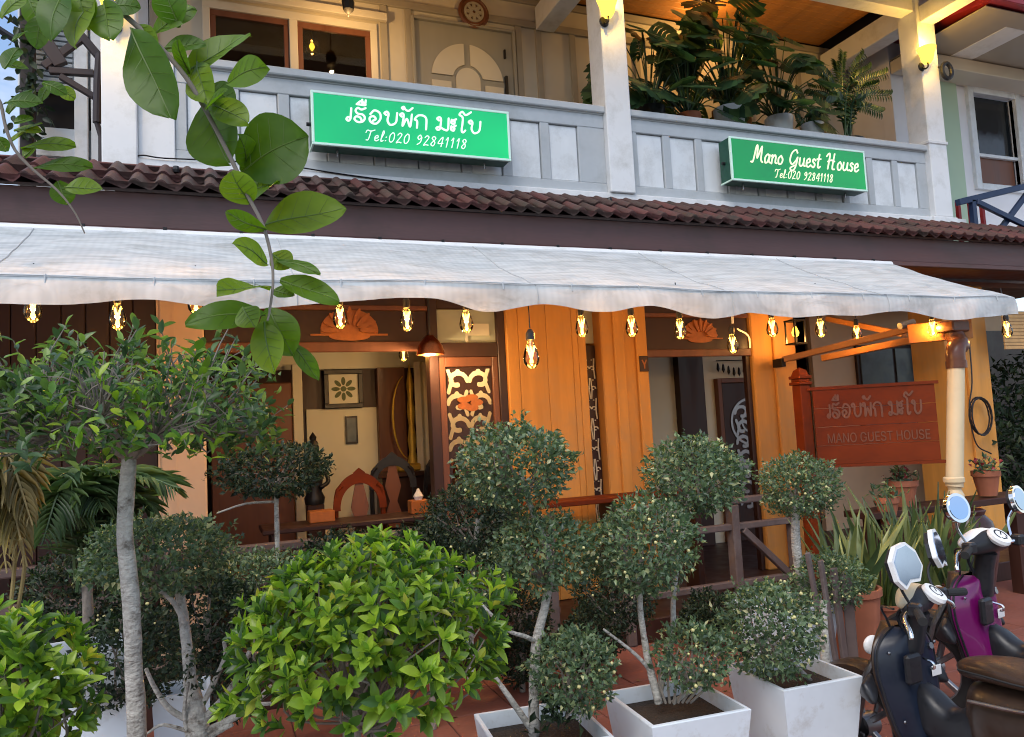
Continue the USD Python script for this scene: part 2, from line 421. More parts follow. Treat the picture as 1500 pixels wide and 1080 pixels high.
# awning cloth: pale weathered fabric with thin grey stripes, lets light through
usdkit.material(stage, '/World/Looks/awning_cloth', {
    'tc': ('texture_coordinate', {}), 'w': ('wave_texture', {'wave_type': 'bands', 'bands_direction': 'x', 'scale': 7.0, 'distortion': 1.5, 'detail': 2.0, 'detail_scale': 1.2}),
    'n': ('noise_texture', {'scale': 3.0, 'detail': 8.0, 'roughness': .7}), 'mp': ('mapping', {'scale': (1.2, 7, 1), 'rotation': (0.0, 0.0, 0.35)}), 'n2': ('noise_texture', {'scale': 2.6, 'detail': 3.0, 'distortion': 1.2}),
    'r': ('rgb_ramp', {'ramp': [(0, (.54, .585, .61)), (.5, (.56, .605, .63)), (1, (.57, .615, .64))]}),
    'r2': ('rgb_ramp', {'ramp': [(.30, (.74, .73, .70)), (.46, (.97, .97, .96)), (1, (1, 1, 1))]}), 'r3': ('rgb_ramp', {'ramp': [(.36, (.76, .77, .78)), (.58, (1, 1, 1)), (.8, (1.06, 1.06, 1.06))]}),
    'm': ('mix_color', {'blend_type': 'multiply', 'fac': 1.0}), 'm2': ('mix_color', {'blend_type': 'multiply', 'fac': 1.0}),
    'p': ('principled_bsdf', {'roughness': .75, 'specular_ior_level': .2}), 't': ('translucent_bsdf', {}), 'x': ('mix_closure', {'fac': .18}),
    'b': ('bump', {'strength': .55, 'distance': .03})},
    [('tc.object', 'w.vector'), ('tc.object', 'n.vector'), ('tc.object', 'mp.vector'), ('mp.vector', 'n2.vector'), ('w.fac', 'r.fac'), ('n.fac', 'r2.fac'), ('n2.fac', 'r3.fac'), ('r.color', 'm.a'), ('r2.color', 'm.b'),
     ('m.result', 'm2.a'), ('r3.color', 'm2.b'), ('m2.result', 'p.base_color'), ('m2.result', 't.color'), ('n2.fac', 'b.height'), ('b.normal', 'p.normal'), ('p.BSDF', 'x.closure1'), ('t.BSDF', 'x.closure2')], surface='x.closure')
m_cloth = UsdShade.Material.Get(stage, '/World/Looks/awning_cloth')


def signface(name, c0, c1, s):   # lit acrylic sign face (a light box, glowing a little more at its middle)
    return usdkit.material(stage, '/World/Looks/' + name, {'tc': ('texture_coordinate', {}), 'n': ('noise_texture', {'scale': 1.6, 'detail': 1.0}), 'r': ('rgb_ramp', {'ramp': [(.3, c0), (.7, c1)]}),
                           'p': ('principled_bsdf', {'roughness': .25, 'emission_strength': s})},
                           [('tc.object', 'n.vector'), ('n.fac', 'r.fac'), ('r.color', 'p.base_color'), ('r.color', 'p.emission_color')], surface='p.BSDF')


m_signgreen = signface('sign_green', (.0, .28, .10), (.0, .42, .12), .45)
m_signgreen2 = signface('sign_green_dim', (.0, .20, .055), (.0, .28, .06), .28)
m_lettering = signface('sign_letter', (.62, .80, .66), (.70, .86, .72), .4)
m_lettering2 = signface('sign_letter_cream', (.72, .74, .46), (.78, .80, .56), .4)

# ================================================================== SETTING
def sheet(x0, x1, y0, y1, z):
    return np.array([[x0, y0, z], [x1, y0, z], [x1, y1, z], [x0, y1, z]], float), np.array([[0, 1, 2], [0, 2, 3]])


single('street', sheet(-150, 150, -150, 150, -.12), m_asph, 'grey asphalt street in front of the guest house', 'street', kind='structure')
pv = thing('pavement', 'terracotta paved forecourt under the plant pots', 'pavement', (0, 0, 0), kind='structure')
part(pv, 'bed', box(-6, 12, .9, 5.0, -.20, -.012), m_joint)
part(pv, 'kerb', box(-6, 12, .72, .897, -.14, .004, .012), m_palewall)
gx = np.arange(-1.2, 5.4, .40); gy = np.arange(2.7, 4.95, .40)
for x in gx:
    for y in gy:
        j = rng.uniform(-.002, .002)
        part(pv, 'tile', box(x + .003, x + .397, y + .003, min(y + .397, 4.985), -.012, .0 + j, .004), m_terra)
part(pv, 'outer_paving', join([box(-6, -1.203, .9, 4.985, -.012, .0), box(5.203 + .2, 12, .9, 4.985, -.012, .0), box(-1.2, 5.4, .9, 2.697, -.012, .0)]), m_terra)
terr = thing('terrace', 'raised dark plank terrace floor of the restaurant', 'terrace', (0, 0, 0), kind='structure')
part(terr, 'step_edge', box(-4, 8.4, 5.0, 5.06, -.02, .16, .006), m_darkwood)
part(terr, 'floor', box(-4, 8.4, 5.06, 8.6, -.02, .155), m_darkwood)

# ================================================================== THE HOUSE
H = thing('guest_house', 'two storey guest house with white balcony, ochre ground floor wall and red tiled eave', 'guest house', (3.5, 6.0, 0))
# --- balcony base, pillars
part(H, 'balcony_base', box(-.62, 7.98, 5.965, 6.14, 3.55, 3.70, .006), m_white)
part(H, 'balcony_floor', box(-.62, 7.98, 6.14, 7.45, 3.50, 3.68), m_darkwood)


def pillar(x0, x1, y0, y1, z0, z1, m=m_white):
    p = part(H, 'pillar', box(x0, x1, y0, y1, z0, z1, .008), m)
    return p


p = pillar(3.42, 3.68, 5.94, 6.2, 3.702, 6.9)
p = pillar(7.48, 7.75, 5.94, 6.2, 3.702, 6.9)
part(p, 'band', box(7.468, 7.762, 5.928, 6.212, 4.53, 4.565, .004), m_white)
p = pillar(-.68, -.45, 5.94, 6.2, 3.60, 6.9)
part(H, 'pillar_base_block', box(7.44, 7.80, 5.93, 6.0, 3.58, 3.699, .006), m_white)


# --- balustrade bays: grey frame, paler recessed panels, cap rail
def balustrade(x0, x1, px0, n, pitch, pw):
    zb, zt = 3.702, 4.44
    b = part(H, 'balustrade', box(x0, x1, 6.045, 6.085, zb, zt), m_trim)
    part(b, 'top_rail', join([box(x0, x1, 5.965, 6.145, 4.452, 4.515, .008), box(x0, x1, 6.0, 6.1, 4.44, 4.452)]), m_trim)
    part(b, 'bottom_rail', box(x0, x1, 6.005, 6.045, zb, 3.795, .005), m_trim)
    part(b, 'upper_rail', box(x0, x1, 6.005, 6.045, 4.315, 4.44, .005), m_trim)
    xs = [px0 + i * pitch for i in range(n)]
    edges = [x0] + [v for x in xs for v in (x, x + pw)] + [x1]
    for a, c in zip(edges[::2], edges[1::2]):
        if c - a > .01:
            part(b, 'stile', box(a, c, 6.008, 6.045, 3.795, 4.315, .005), m_trim)
    for x in xs:
        part(b, 'panel', box(x + .006, x + pw - .006, 6.028, 6.046, 3.803, 4.307, .005), m_panel)
    return b


balustrade(-.20, 3.42, -.12, 9, .373, .285)
part(H, 'end_panel', box(-.449, -.201, 5.99, 6.08, 3.702, 4.50, .006), m_white)
balustrade(3.68, 7.48, 3.765, 10, .3655, .285)
# --- upper wall behind the balcony
YW = 7.45
zc = 6.40
wx = [(-.45, .0, 3.68, zc), (.0, 1.66, 3.68, 4.3), (.0, 1.66, 5.80, zc), (1.66, 2.02, 3.68, zc), (3.18, 7.98, 3.68, zc), (2.02, 3.18, 5.95, zc)]
part(H, 'upper_wall', join([box(a, b, YW, YW + .12, c, d) for a, b, c, d in wx]), m_cream)
for x in (-.45, 1.70, 1.96, 3.20, 3.44, 3.86, 4.28, 4.7, 5.1, 5.5, 5.9, 6.3, 6.7, 7.1, 7.5):
    part(H, 'wall_batten', box(x, x + .07, YW - .03, YW - .001, 3.68, 6.02, .004), m_batten)
part(H, 'wall_batten', box(-.45, 7.6, YW - .035, YW - .001, 6.022, 6.10, .004), m_batten)
part(H, 'wall_batten', box(-.45, 7.6, YW - .035, YW - .001, 6.30, 6.38, .004), m_batten)
# double casement window
w = part(H, 'balcony_window', join([box(.0, 1.66, YW - .04, YW + .03, 5.72, 5.80, .005), box(.0, 1.66, YW - .04, YW + .03, 4.3, 4.38, .005), box(.0, .07, YW - .04, YW + .03, 4.38, 5.72, .005),
                                   box(1.59, 1.66, YW - .04, YW + .03, 4.38, 5.72, .005), box(.79, .87, YW - .04, YW + .03, 4.38, 5.72, .005)]), m_cream)
for a, b in ((.07, .79), (.87, 1.59)):
    part(w, 'sash', join([box(a, b, YW - .02, YW + .02, 5.66, 5.719, .004), box(a, b, YW - .02, YW + .02, 4.381, 4.44, .004), box(a, a + .05, YW - .02, YW + .02, 4.44, 5.66, .004), box(b - .05, b, YW - .02, YW + .02, 4.44, 5.66, .004)]), m_midwood)
    part(w, 'pane', box(a + .05, b - .05, YW - .004, YW + .004, 4.44, 5.66), m_pane)
part(w, 'hood', box(-.10, 1.76, YW - .10, YW - .041, 5.82, 5.90, .006), m_cream)
part(H, 'room_backing', join([box(-.3, 3.5, 9.3, 9.35, 3.6, 6.4), box(-.3, -.25, YW + .13, 9.3, 3.6, 6.4), box(-.3, 3.5, YW + .13, 9.35, 6.38, 6.43), box(3.45, 3.5, YW + .13, 9.3, 3.6, 6.38)]), m_darkwood)
# double door with carved arch pattern
d = part(H, 'balcony_door', box(2.05, 3.15, YW - .02, YW + .03, 3.68, 5.92, .005), m_doorgrey)
part(d, 'door_frame', join([box(2.02, 2.05, YW - .06, YW + .03, 3.68, 5.95, .004), box(3.15, 3.18, YW - .06, YW + .03, 3.68, 5.95, .004), box(2.05, 3.15, YW - .06, YW + .03, 5.92, 5.95, .004)]), m_doorgrey)
cx, cz = 2.62, 5.32
ring = Point(0, 0).buffer(.40, 24).difference(Point(0, 0).buffer(.17, 16))
for sgn in (-1, 1):
    q = ring.intersection(sbox(.035, .035, .5, .5) if sgn > 0 else sbox(-.5, .035, -.035, .5))
    part(d, 'arch_panel', front(q, cx, YW - .021, cz, .018), m_cream)
    part(d, 'arch_panel', front(sbox(.19, -.55, .40, -.035) if sgn > 0 else sbox(-.40, -.55, -.19, -.035), cx, YW - .021, cz, .018), m_cream)
part(d, 'arch_panel', front(unary_union([Point(0, .0).buffer(.135, 16), sbox(-.135, -.6, .135, 0)]), cx, YW - .021, cz, .022), m_cream)
part(d, 'door_handle', join([box(3.04, 3.07, YW - .06, YW - .02, 5.2, 5.42, .005)]), m_iron)
part(d, 'bolt', box(3.045, 3.065, YW - .05, YW - .02, 5.62, 5.72, .004), m_iron)
# tie beams, ceiling boards, front beam
for x0, x1 in ((3.44, 3.66), (7.5, 7.73), (-.66, -.46)):
    part(H, 'tie_beam', box(x0, x1, 6.201, YW - .04, 6.0, 6.26, .006), m_white)
part(H, 'front_beam', box(-.7, 7.9, 5.98, 6.15, 6.08, 6.36, .006), m_white)
c = part(H, 'balcony_ceiling', box(-.7, 7.9, 5.3, 9.3, zc + .012, zc + .06), m_dark)
for i in range(13):
    y = 6.16 + i * .10
    part(c, 'ceiling_board', box(-.45, 7.5, y + .002, min(y + .097, YW - .04), zc - .006, zc + .011, .003), m_ceil)
# main roof eave above
part(H, 'main_eave', join([loft([np.array([[-1.2, 5.1, 6.05], [-1.2, 5.1, 6.13], [-1.2, 6.3, 6.62], [-1.2, 6.3, 6.48]]), np.array([[7.95, 5.1, 6.05], [7.95, 5.1, 6.13], [7.95, 6.3, 6.62], [7.95, 6.3, 6.48]])])]), m_eave)
part(H, 'eave_board', box(-1.2, 7.95, 5.06, 5.099, 5.98, 6.15, .005), m_fascia)
for x in (3.55, 7.62, -.56):
    part(H, 'outrigger', box(x - .10, x + .10, 5.35, 5.94, 5.93, 6.12, .006), m_white)
part(H, 'upper_roof', loft([np.array([[-1.2, 6.3, 6.48], [-1.2, 6.3, 6.64], [-1.2, 9.6, 8.0], [-1.2, 9.6, 6.48]]), np.array([[7.95, 6.3, 6.48], [7.95, 6.3, 6.64], [7.95, 9.6, 8.0], [7.95, 9.6, 6.48]])]), m_tile[0])
part(H, 'side_wall', box(7.86, 7.98, YW + .12, 9.6, 0, 6.45), m_palewall)
part(H, 'side_wall', box(-.6, -.46, YW, 9.6, 3.2, 6.45), m_palewall)

# --- tiled pent eave between storeys: every tile its own
er = part(H, 'pent_roof', loft([np.array([[-2.6, 5.40, 3.27], [-2.6, 5.40, 3.29], [-2.6, 5.96, 3.545], [-2.6, 5.96, 3.46]]), np.array([[9.6, 5.40, 3.27], [9.6, 5.40, 3.29], [9.6, 5.96, 3.545], [9.6, 5.96, 3.46]])]), m_eave)
pitch = .152
sl = np.array([0, .60, .29]); sl /= np.linalg.norm(sl)
nz = np.cross([1, 0, 0], sl)
for k in range(int(12.0 / pitch)):
    x = -2.5 + k * pitch
    for row, (s0, s1, lift) in enumerate(((0, .37, .014), (.31, .68, .032))):
        jx, jl = rng.uniform(-.004, .004), rng.uniform(-.006, .006)
        u = np.linspace(0, 1, 13)
        prof_x = (u - .5) * (pitch + .018)
        prof_z = .030 * np.cos((u - .22) * 2 * math.pi) * (1.0)
        rings = []
        for s in (s0 + jl, s1):
            o = np.array([x, 5.30, 3.285]) + sl * s + nz * lift
            top = o + np.outer(prof_x + jx, [1, 0, 0]) + np.outer(prof_z, nz)
            bot = top - nz * .012
            rings.append(np.vstack([top, bot[::-1]]))
        part(er, 'roof_tile', loft(rings), m_tile[int(rng.integers(0, 3))], 50)
part(er, 'ridge_strip', box(-2.6, 9.6, 5.93, 5.964, 3.565, 3.64, .008), m_tile[1])
part(H, 'fascia_board', box(-2.6, 9.6, 5.40, 5.44, 3.03, 3.268, .006), m_fascia)
part(H, 'fascia_drip', box(-2.6, 9.6, 5.382, 5.44, 2.985, 3.029, .005), m_fascia)
part(H, 'soffit', box(-2.6, 9.6, 5.441, 6.0, 3.02, 3.05), m_midwood)
part(H, 'ground_ceiling', box(-2.6, 9.6, 6.0, 8.9, 2.93, 2.99), m_midwood)
for px, py in ((258, 249), (893, 294), (943, 298)):
    q = at(px, py, 5.83)
    part(er, 'roof_bolt', lathe([(.0, .0), (.02, .0), (.026, .02), (.02, .045), (0, .05)], (q[0], 5.83, q[2] - .02), 10), m_black)

# --- ground floor front wall
g = H
YF = 6.0
wl = part(H, 'left_wall', box(-3.2, -.335, YF + .06, YF + .10, .155, 2.93), m_darkwood)
for i in range(19):
    x = -3.2 + i * .15
    part(wl, 'plank', box(x + .003, x + .147, YF + .03, YF + .058, .155, 2.93, .004), m_darkwood)
cl = part(H, 'ground_pillar', box(-.33, -.03, YF - .06, YF + .22, .155, 2.93, .012), m_peach)
part(cl, 'pillar_fluting', join([box(-.24, -.225, YF - .066, YF - .059, .3, 2.9), box(-.345, -.331, YF - .05, YF + .2, .155, 2.93)]), m_peach)
# opening with carved lintel
ln = part(H, 'carved_lintel', box(-.03, 1.66, YF, YF + .12, 2.30, 2.93, .006), m_darkwood)
part(ln, 'lintel_trim', join([box(-.03, 1.66, YF - .03, YF - .001, 2.27, 2.35, .006), box(-.03, 1.66, YF - .025, YF - .001, 2.60, 2.64, .004)]), m_midwood)


def fan(parent, cx, cz, r, y):
    petals = []
    for k in range(9):
        a = math.radians(k * 22.5)
        e = affinity.rotate(affinity.scale(Point(0, 0).buffer(1, 8), r * .36, r * .095), math.degrees(a), origin=(0, 0))
        petals.append(affinity.translate(e, r * .74 * math.cos(a), r * .58 * math.sin(a)))
    dome_ = affinity.scale(Point(0, 0).buffer(r, 24), 1.12, .86).intersection(sbox(-2 * r, -.12 * r, 2 * r, 2 * r))
    f = part(parent, 'carved_fan', front(unary_union([dome_, affinity.translate(affinity.scale(Point(0, 0).buffer(r * .4, 12), 2.0, .45), 0, -r * .22), sbox(-r * 1.5, -r * .2, r * 1.5, -r * .13)]), cx, y, cz, .012), m_carve)
    for pt in petals:
        part(f, 'petal', front(pt, cx, y - .01, cz, rng.uniform(.016, .03)), m_carve)


fan(ln, 1.03, 2.44, .20, YF - .002)
# fretwork panel bay next to the boarded pillar, with transom above
fr = part(H, 'fretwork_bay', join([box(1.66, 1.74, YF - .02, YF + .1, .155, 2.93, .005), box(2.26, 2.33, YF - .02, YF + .1, .155, 2.93, .005), box(1.74, 2.26, YF - .01, YF + .09, 2.22, 2.34, .005), box(1.74, 2.26, YF - .01, YF + .09, 2.62, 2.93, .005)]), m_darkwood)
part(fr, 'transom_pane', box(1.74, 2.26, YF + .03, YF + .04, 2.34, 2.62), m_transom)
part(fr, 'transom_bar', join([box(1.99, 2.01, YF + .01, YF + .05, 2.34, 2.62), box(2.0, 2.2, YF + .012, YF + .028, 2.40, 2.50)]), m_inwall)


def scrollwork(x0, z0, w, h, n, seed):
    r2 = np.random.default_rng(seed)
    sh = []
    for half in (0, 1):
        for i in range(n):
            zz = z0 + h * (i + .5) / n
            cxx = x0 + w * (.25 + .5 * half)
            s = 1 if (i + half) % 2 else -1
            t = np.linspace(0, 1.55 * math.pi, 12)
            rr = w * .22 * (1 - .55 * t / t[-1])
            sh.append(LineString(np.stack([cxx + s * rr * np.cos(t), zz + rr * np.sin(t) * .9], 1)).buffer(w * .045))
            sh.append(LineString([(cxx - s * w * .2, zz - h / n * .5), (cxx - s * w * .12, zz), (cxx - s * w * .2, zz + h / n * .5)]).buffer(w * .04))
            sh.append(Point(cxx + s * w * .02, zz + h / n * .42).buffer(w * .05))
    return unary_union(sh).intersection(sbox(x0, z0, x0 + w, z0 + h))


part(fr, 'fret_frame', join([box(1.74, 1.80, YF + .0, YF + .07, .155, 2.22, .004), box(2.21, 2.26, YF + .0, YF + .07, .155, 2.22, .004), box(1.80, 2.21, YF, YF + .07, .155, .95, .004), box(1.80, 2.21, YF, YF + .07, 2.14, 2.22, .004)]), m_midwood)
part(fr, 'fretwork', front(sbox(1.80, .95, 2.21, 2.14).difference(scrollwork(1.81, 1.0, .39, 1.12, 6, 3).buffer(.003)), 0, YF + .05, 0, .02), m_darkwood)
part(H, 'inner_screen', box(2.13, 2.74, 7.2, 7.24, .155, 2.6), m_inwall)
part(fr, 'fret_flower', front(unary_union([affinity.translate(affinity.scale(Point(0, 0).buffer(.055, 8), 1, .5), .06 * math.cos(a), .045 * math.sin(a)) for a in np.arange(5) * 1.2566]), 2.0, YF + .028, 1.84, .02), m_carve)
# boarded ochre pillar
bp = part(H, 'boarded_pillar', box(2.33, 3.08, YF - .02, YF + .24, .155, 2.93), m_orange)
xx = [2.335, 2.44, 2.70, 2.94, 3.0, 3.075]
for a, b in zip(xx[:-1], xx[1:]):
    part(bp, 'board', box(a + .0012, b - .0012, YF - .048 + rng.uniform(-.003, .003), YF - .0205, .16, 2.92, .004), m_orange)
# narrow carved door leaf
nd = part(H, 'narrow_door', box(3.09, 3.24, YF + .10, YF + .15, .155, 2.32, .004), m_darkwood)
part(nd, 'door_carving', front(scrollwork(3.11, .4, .11, 1.8, 10, 5), 0, YF + .098, 0, .012), m_inwall)
part(nd, 'over_pane', box(3.09, 3.24, YF + .12, YF + .13, 2.34, 2.93), m_transom)
# angled ochre pillar with dark number plate
op = part(H, 'ochre_pillar', box(3.24, 3.70, YF - .02, YF + .30, .155, 2.93, .01), m_orange)
part(op, 'pillar_strip', box(3.36, 3.46, YF - .05, YF - .021, .155, 2.93, .006), m_orange)
part(op, 'pillar_strip', box(3.58, 3.69, YF - .055, YF - .021, .155, 2.93, .006), m_orange)
np_ = part(op, 'number_plate', box(3.595, 3.685, YF - .068, YF - .056, 2.06, 2.20, .003), m_darkwood)
part(np_, 'plate_mark', front(unary_union([LineString([(3.62, 2.16), (3.64, 2.12), (3.66, 2.16)]).buffer(.006), LineString([(3.64, 2.12), (3.64, 2.09)]).buffer(.006)]), 0, YF - .068, 0, .003), m_carve)
# second opening
ln2 = part(H, 'carved_lintel', box(3.70, 4.86, YF, YF + .12, 2.22, 2.93, .006), m_darkwood)
part(ln2, 'lintel_trim', join([box(3.70, 4.86, YF - .03, YF - .001, 2.19, 2.26, .006), box(3.70, 4.86, YF - .025, YF - .001, 2.56, 2.60, .004)]), m_midwood)
fan(ln2, 4.30, 2.39, .17, YF - .002)
part(H, 'door_post', box(4.815, 4.86, YF, YF + .06, .155, 2.22, .004), m_darkwood)
op = part(H, 'ochre_pillar', box(4.865, 5.37, YF - .04, YF + .07, .155, 2.93, .012), m_orange)
part(op, 'pillar_strip', box(5.10, 5.365, YF - .075, YF - .041, .155, 2.93, .008), m_orange)
# entrance bay, far pillar, end wall
op = part(H, 'ochre_pillar', box(7.44, 8.10, YF - .05, YF + .4, .0, 2.93, .012), m_orange)
part(op, 'pillar_strip', box(7.70, 7.88, YF - .085, YF - .051, .0, 2.93, .006), m_orange)
# interior
part(H, 'inner_back_wall', box(-3.2, 8.4, 8.5, 8.56, .155, 2.93), m_darkwood)
part(H, 'inner_pale_panel', box(.96, 1.72, 8.46, 8.498, .155, 1.93, .004), m_inwall)
part(H, 'inner_pale_panel', box(.60, 2.6, 8.45, 8.495, 2.36, 2.6, .004), m_inwall)
part(H, 'inner_post', box(1.72, 2.03, 8.36, 8.49, .155, 2.36, .006), m_midwood)
part(H, 'inner_post', box(.80, .90, 8.2, 8.3, .155, 2.4, .006), m_inwall)
part(H, 'inner_cupboard', box(.0, .78, 8.1, 8.44, .155, 2.2, .01), m_midwood)
part(H, 'inner_side_wall', box(4.0, 5.05, 7.6, 7.68, .155, 2.93), m_inwall)
part(H, 'inner_post', box(5.05, 5.40, 7.5, 7.66, .155, 2.4, .006), m_darkwood)
part(H, 'inner_side_wall', box(5.40, 6.70, 7.6, 7.68, .155, 2.93), m_inwall)
part(H, 'inner_partition', box(2.75, 2.85, 6.25, 8.45, .155, 2.93), m_darkwood)
part(H, 'inner_partition', box(-3.2, -3.1, 6.1, 8.5, .155, 2.93), m_darkwood)
cd = part(H, 'carved_door', box(5.66, 6.40, 7.53, 7.59, .155, 2.02, .006), m_darkwood)
part(cd, 'door_frame', join([box(5.60, 5.655, 7.52, 7.6, .155, 2.08, .004), box(5.655, 6.405, 7.52, 7.6, 2.025, 2.08, .004)]), m_midwood)
part(cd, 'door_carving', front(unary_union([Point(6.03, 1.55).buffer(.27, 20).exterior.buffer(.014), scrollwork(5.80, .5, .46, 1.25, 7, 9), Point(6.03, 1.55).buffer(.12, 14).exterior.buffer(.012)]), 0, 7.529, 0, .012), m_brushed)
eg = part(H, 'entrance_window', box(7.73, 8.98, 7.46, 7.505, 1.3, 2.45, .006), m_darkwood)
part(eg, 'pane', box(7.78, 8.33, 7.445, 7.459, 1.35, 2.40), m_poster)
part(eg, 'pane', box(8.38, 8.93, 7.445, 7.459, 1.35, 2.40), m_poster)
part(H, 'entrance_wall', box(7.05, 11.5, 7.51, 7.58, .0, 2.93), m_peach)

# ================================================================== SIGNS
GLYPHS = {   # Lao letters as pen strokes, x-height 1
    'ເ': (.42, [[(.26, 1.0), (.26, .25), (.14, .02), (.0, .14), (.10, .30), (.26, .22)]]),
    'ຮື': (.92, [[(.72, 1.12), (.45, .98), (.22, 1.08), (.08, .88), (.22, .64), (.55, .60), (.72, .36), (.58, .06), (.26, .0), (.04, .2), (.16, .42), (.42, .34), (.52, .12)],
                [(.12, 1.36), (.40, 1.62), (.70, 1.36), (.12, 1.36)], [(.48, 1.5), (.46, 1.74)], [(.68, 1.40), (.70, 1.72)]]),
    'ອ': (.92, [[(.08, .70), (.34, 1.02), (.70, .86), (.78, .42), (.50, .0), (.14, .10), (.06, .42), (.30, .56), (.46, .36), (.28, .20)]]),
    'ນ': (1.02, [[(.16, .76), (.04, .90), (.20, 1.02), (.32, .84), (.28, .34), (.46, .03), (.72, .10), (.88, .36), (.90, 1.0)]]),
    'ພັ': (1.0, [[(.14, .76), (.02, .90), (.18, 1.02), (.28, .84), (.24, .04), (.50, .62), (.76, .04), (.84, 1.0)], [(.22, 1.34), (.12, 1.46), (.26, 1.54), (.34, 1.38), (.58, 1.26), (.86, 1.52)]]),
    'ກ': (.98, [[(.18, .0), (.16, .52), (.0, .66), (.22, .98), (.58, 1.0), (.80, .74), (.82, -.06)]]),
    'ມ': (1.0, [[(.18, .76), (.04, .90), (.20, 1.02), (.32, .84), (.28, .14), (.12, .0), (.02, .14), (.24, .24), (.60, .06), (.84, .12), (.86, 1.0)]]),
    'ະ': (.48, [[(.02, .92), (.0, .68), (.20, .60), (.24, .80), (.08, .84), (.34, 1.0)], [(.02, .40), (.0, .14), (.20, .06), (.24, .28), (.08, .32), (.34, .48)]]),
    'ໂ': (.62, [[(.50, .16), (.36, .0), (.24, .16), (.28, 1.15), (.02, 1.40), (.22, 1.66), (.48, 1.42), (.86, 1.70)]]),
    # brush script Latin, capital height 1
    'M': (1.0, [[(-.08, .0), (.10, .06), (.24, .95), (.36, .9), (.42, .25), (.72, .98), (.76, .2), (.92, .02)]]),
    'a': (.54, [[(.42, .44), (.24, .54), (.05, .30), (.12, .02), (.32, .10), (.44, .50), (.42, .12), (.56, .04)]]),
    'n': (.54, [[(.0, .46), (.10, .50), (.08, .0)], [(.09, .30), (.28, .53), (.40, .42), (.40, .10), (.54, .04)]]),
    'o': (.52, [[(.26, .54), (.06, .34), (.12, .04), (.34, .04), (.44, .30), (.26, .54)]]),
    'G': (.86, [[(.66, .82), (.48, 1.0), (.16, .78), (.06, .32), (.30, .08), (.60, .34), (.72, .52), (.60, -.10), (.34, -.32), (.16, -.16), (.50, .02)]]),
    'u': (.56, [[(.04, .52), (.04, .14), (.20, .02), (.38, .20), (.42, .52), (.42, .12), (.56, .04)]]),
    'e': (.46, [[(.06, .24), (.36, .34), (.28, .54), (.08, .40), (.10, .08), (.28, .02), (.46, .14)]]),
    's': (.42, [[(.36, .46), (.20, .54), (.10, .40), (.32, .22), (.24, .02), (.04, .08)]]),
    't': (.38, [[(.20, .86), (.14, .16), (.24, .02), (.38, .10)], [(.02, .56), (.36, .58)]]),
    'H': (1.0, [[(-.02, .80), (.14, .98), (.28, .88), (.20, .02)], [(.70, 1.0), (.62, .10), (.82, .02)], [(.14, .48), (.45, .58), (.76, .52)]]),
    'T': (.70, [[(-.05, .72), (.06, .95), (.40, .90), (.76, 1.02)], [(.42, .92), (.30, .10), (.10, .02)]]),
    'l': (.30, [[(.10, .30), (.28, .85), (.16, .98), (.08, .14), (.18, .02), (.30, .10)]]),
    ':': (.24, [[(.08, .10), (.12, .12)], [(.10, .44), (.14, .46)]]),
    '0': (.62, [[(.30, .95), (.08, .62), (.12, .12), (.34, .03), (.52, .36), (.48, .82), (.30, .95)]]),
    '1': (.44, [[(.08, .72), (.26, .95), (.22, .02)]]), '2': (.58, [[(.08, .76), (.26, .96), (.46, .76), (.06, .04), (.28, .08), (.52, .04)]]),
    '4': (.60, [[(.40, .02), (.44, .96), (.04, .34), (.54, .36)]]), '8': (.60, [[(.46, .80), (.28, .96), (.10, .76), (.44, .36), (.30, .02), (.06, .20), (.40, .62), (.46, .80)]]),
    '9': (.58, [[(.46, .74), (.28, .96), (.08, .74), (.24, .52), (.46, .74), (.40, .28), (.12, .02)]]), ' ': (.42, []),
}


def pen(text, h, w, slant=.18, gap=.10, wide=1.0):
    sh, x = [], 0.0
    for ch in text:
        adv, strokes = GLYPHS[ch]
        for s in strokes:
            sh.append(LineString([(x + a * wide, b) for a, b in spline(s, 5)]).buffer(w, 3))
        x += adv * wide + gap
    g = affinity.affine_transform(unary_union(sh), [h, h * slant, 0, h, 0, 0])
    return g, x * h


LAO = ['ເ', 'ຮື', 'ອ', 'ນ', 'ພັ', 'ກ', ' ', 'ມ', 'ະ', 'ໂ', 'ນ']


def light_box(name, label, x0, x1, z0, z1, yf, face, rows, lm):
    t = thing(name, label, 'sign', ((x0 + x1) / 2, yf + .1, z0), 'illuminated green signs on the balcony')
    part(t, 'case', box(x0, x1, yf + .012, yf + .175, z0, z1, .006), m_signside)
    r = .016
    part(t, 'rim', join([box(x0 - .004, x1 + .004, yf - .004, yf + .02, z1 - r, z1 + .004, .003), box(x0 - .004, x1 + .004, yf - .004, yf + .02, z0 - .004, z0 + r, .003),
                         box(x0 - .004, x0 + r, yf - .004, yf + .02, z0 + r, z1 - r, .003), box(x1 - r, x1 + .004, yf - .004, yf + .02, z0 + r, z1 - r, .003),
                         box(x0 - .004, x0 + .012, yf + .0201, yf + .18, z0 - .004, z0 + .012, .003)]), m_signrim)
    part(t, 'face', box(x0 + r, x1 - r, yf, yf + .011, z0 + r, z1 - r), face)
    for text, h, w, slant, gap, xs, zs, wide in rows:
        gshape, L = pen(text, h, w, slant, gap, wide)
        part(t, 'lettering', front(gshape, x0 + xs, yf, z0 + zs, .004), lm)
    for x in (x0 + .2, x1 - .2):
        part(t, 'bracket', join([tube([(x, yf + .1, z0 - .05), (x, yf + .1, z0 + .01)], .008, 6), box(x - .02, x + .02, yf + .17, yf + .222, z0 + .05, z0 + .12)]), m_brushed)
    part(t, 'cable_gland', tube([(x0 - .03, yf + .1, z0 + .19), (x0 + .01, yf + .1, z0 + .19)], .016, 8), m_black)
    return t


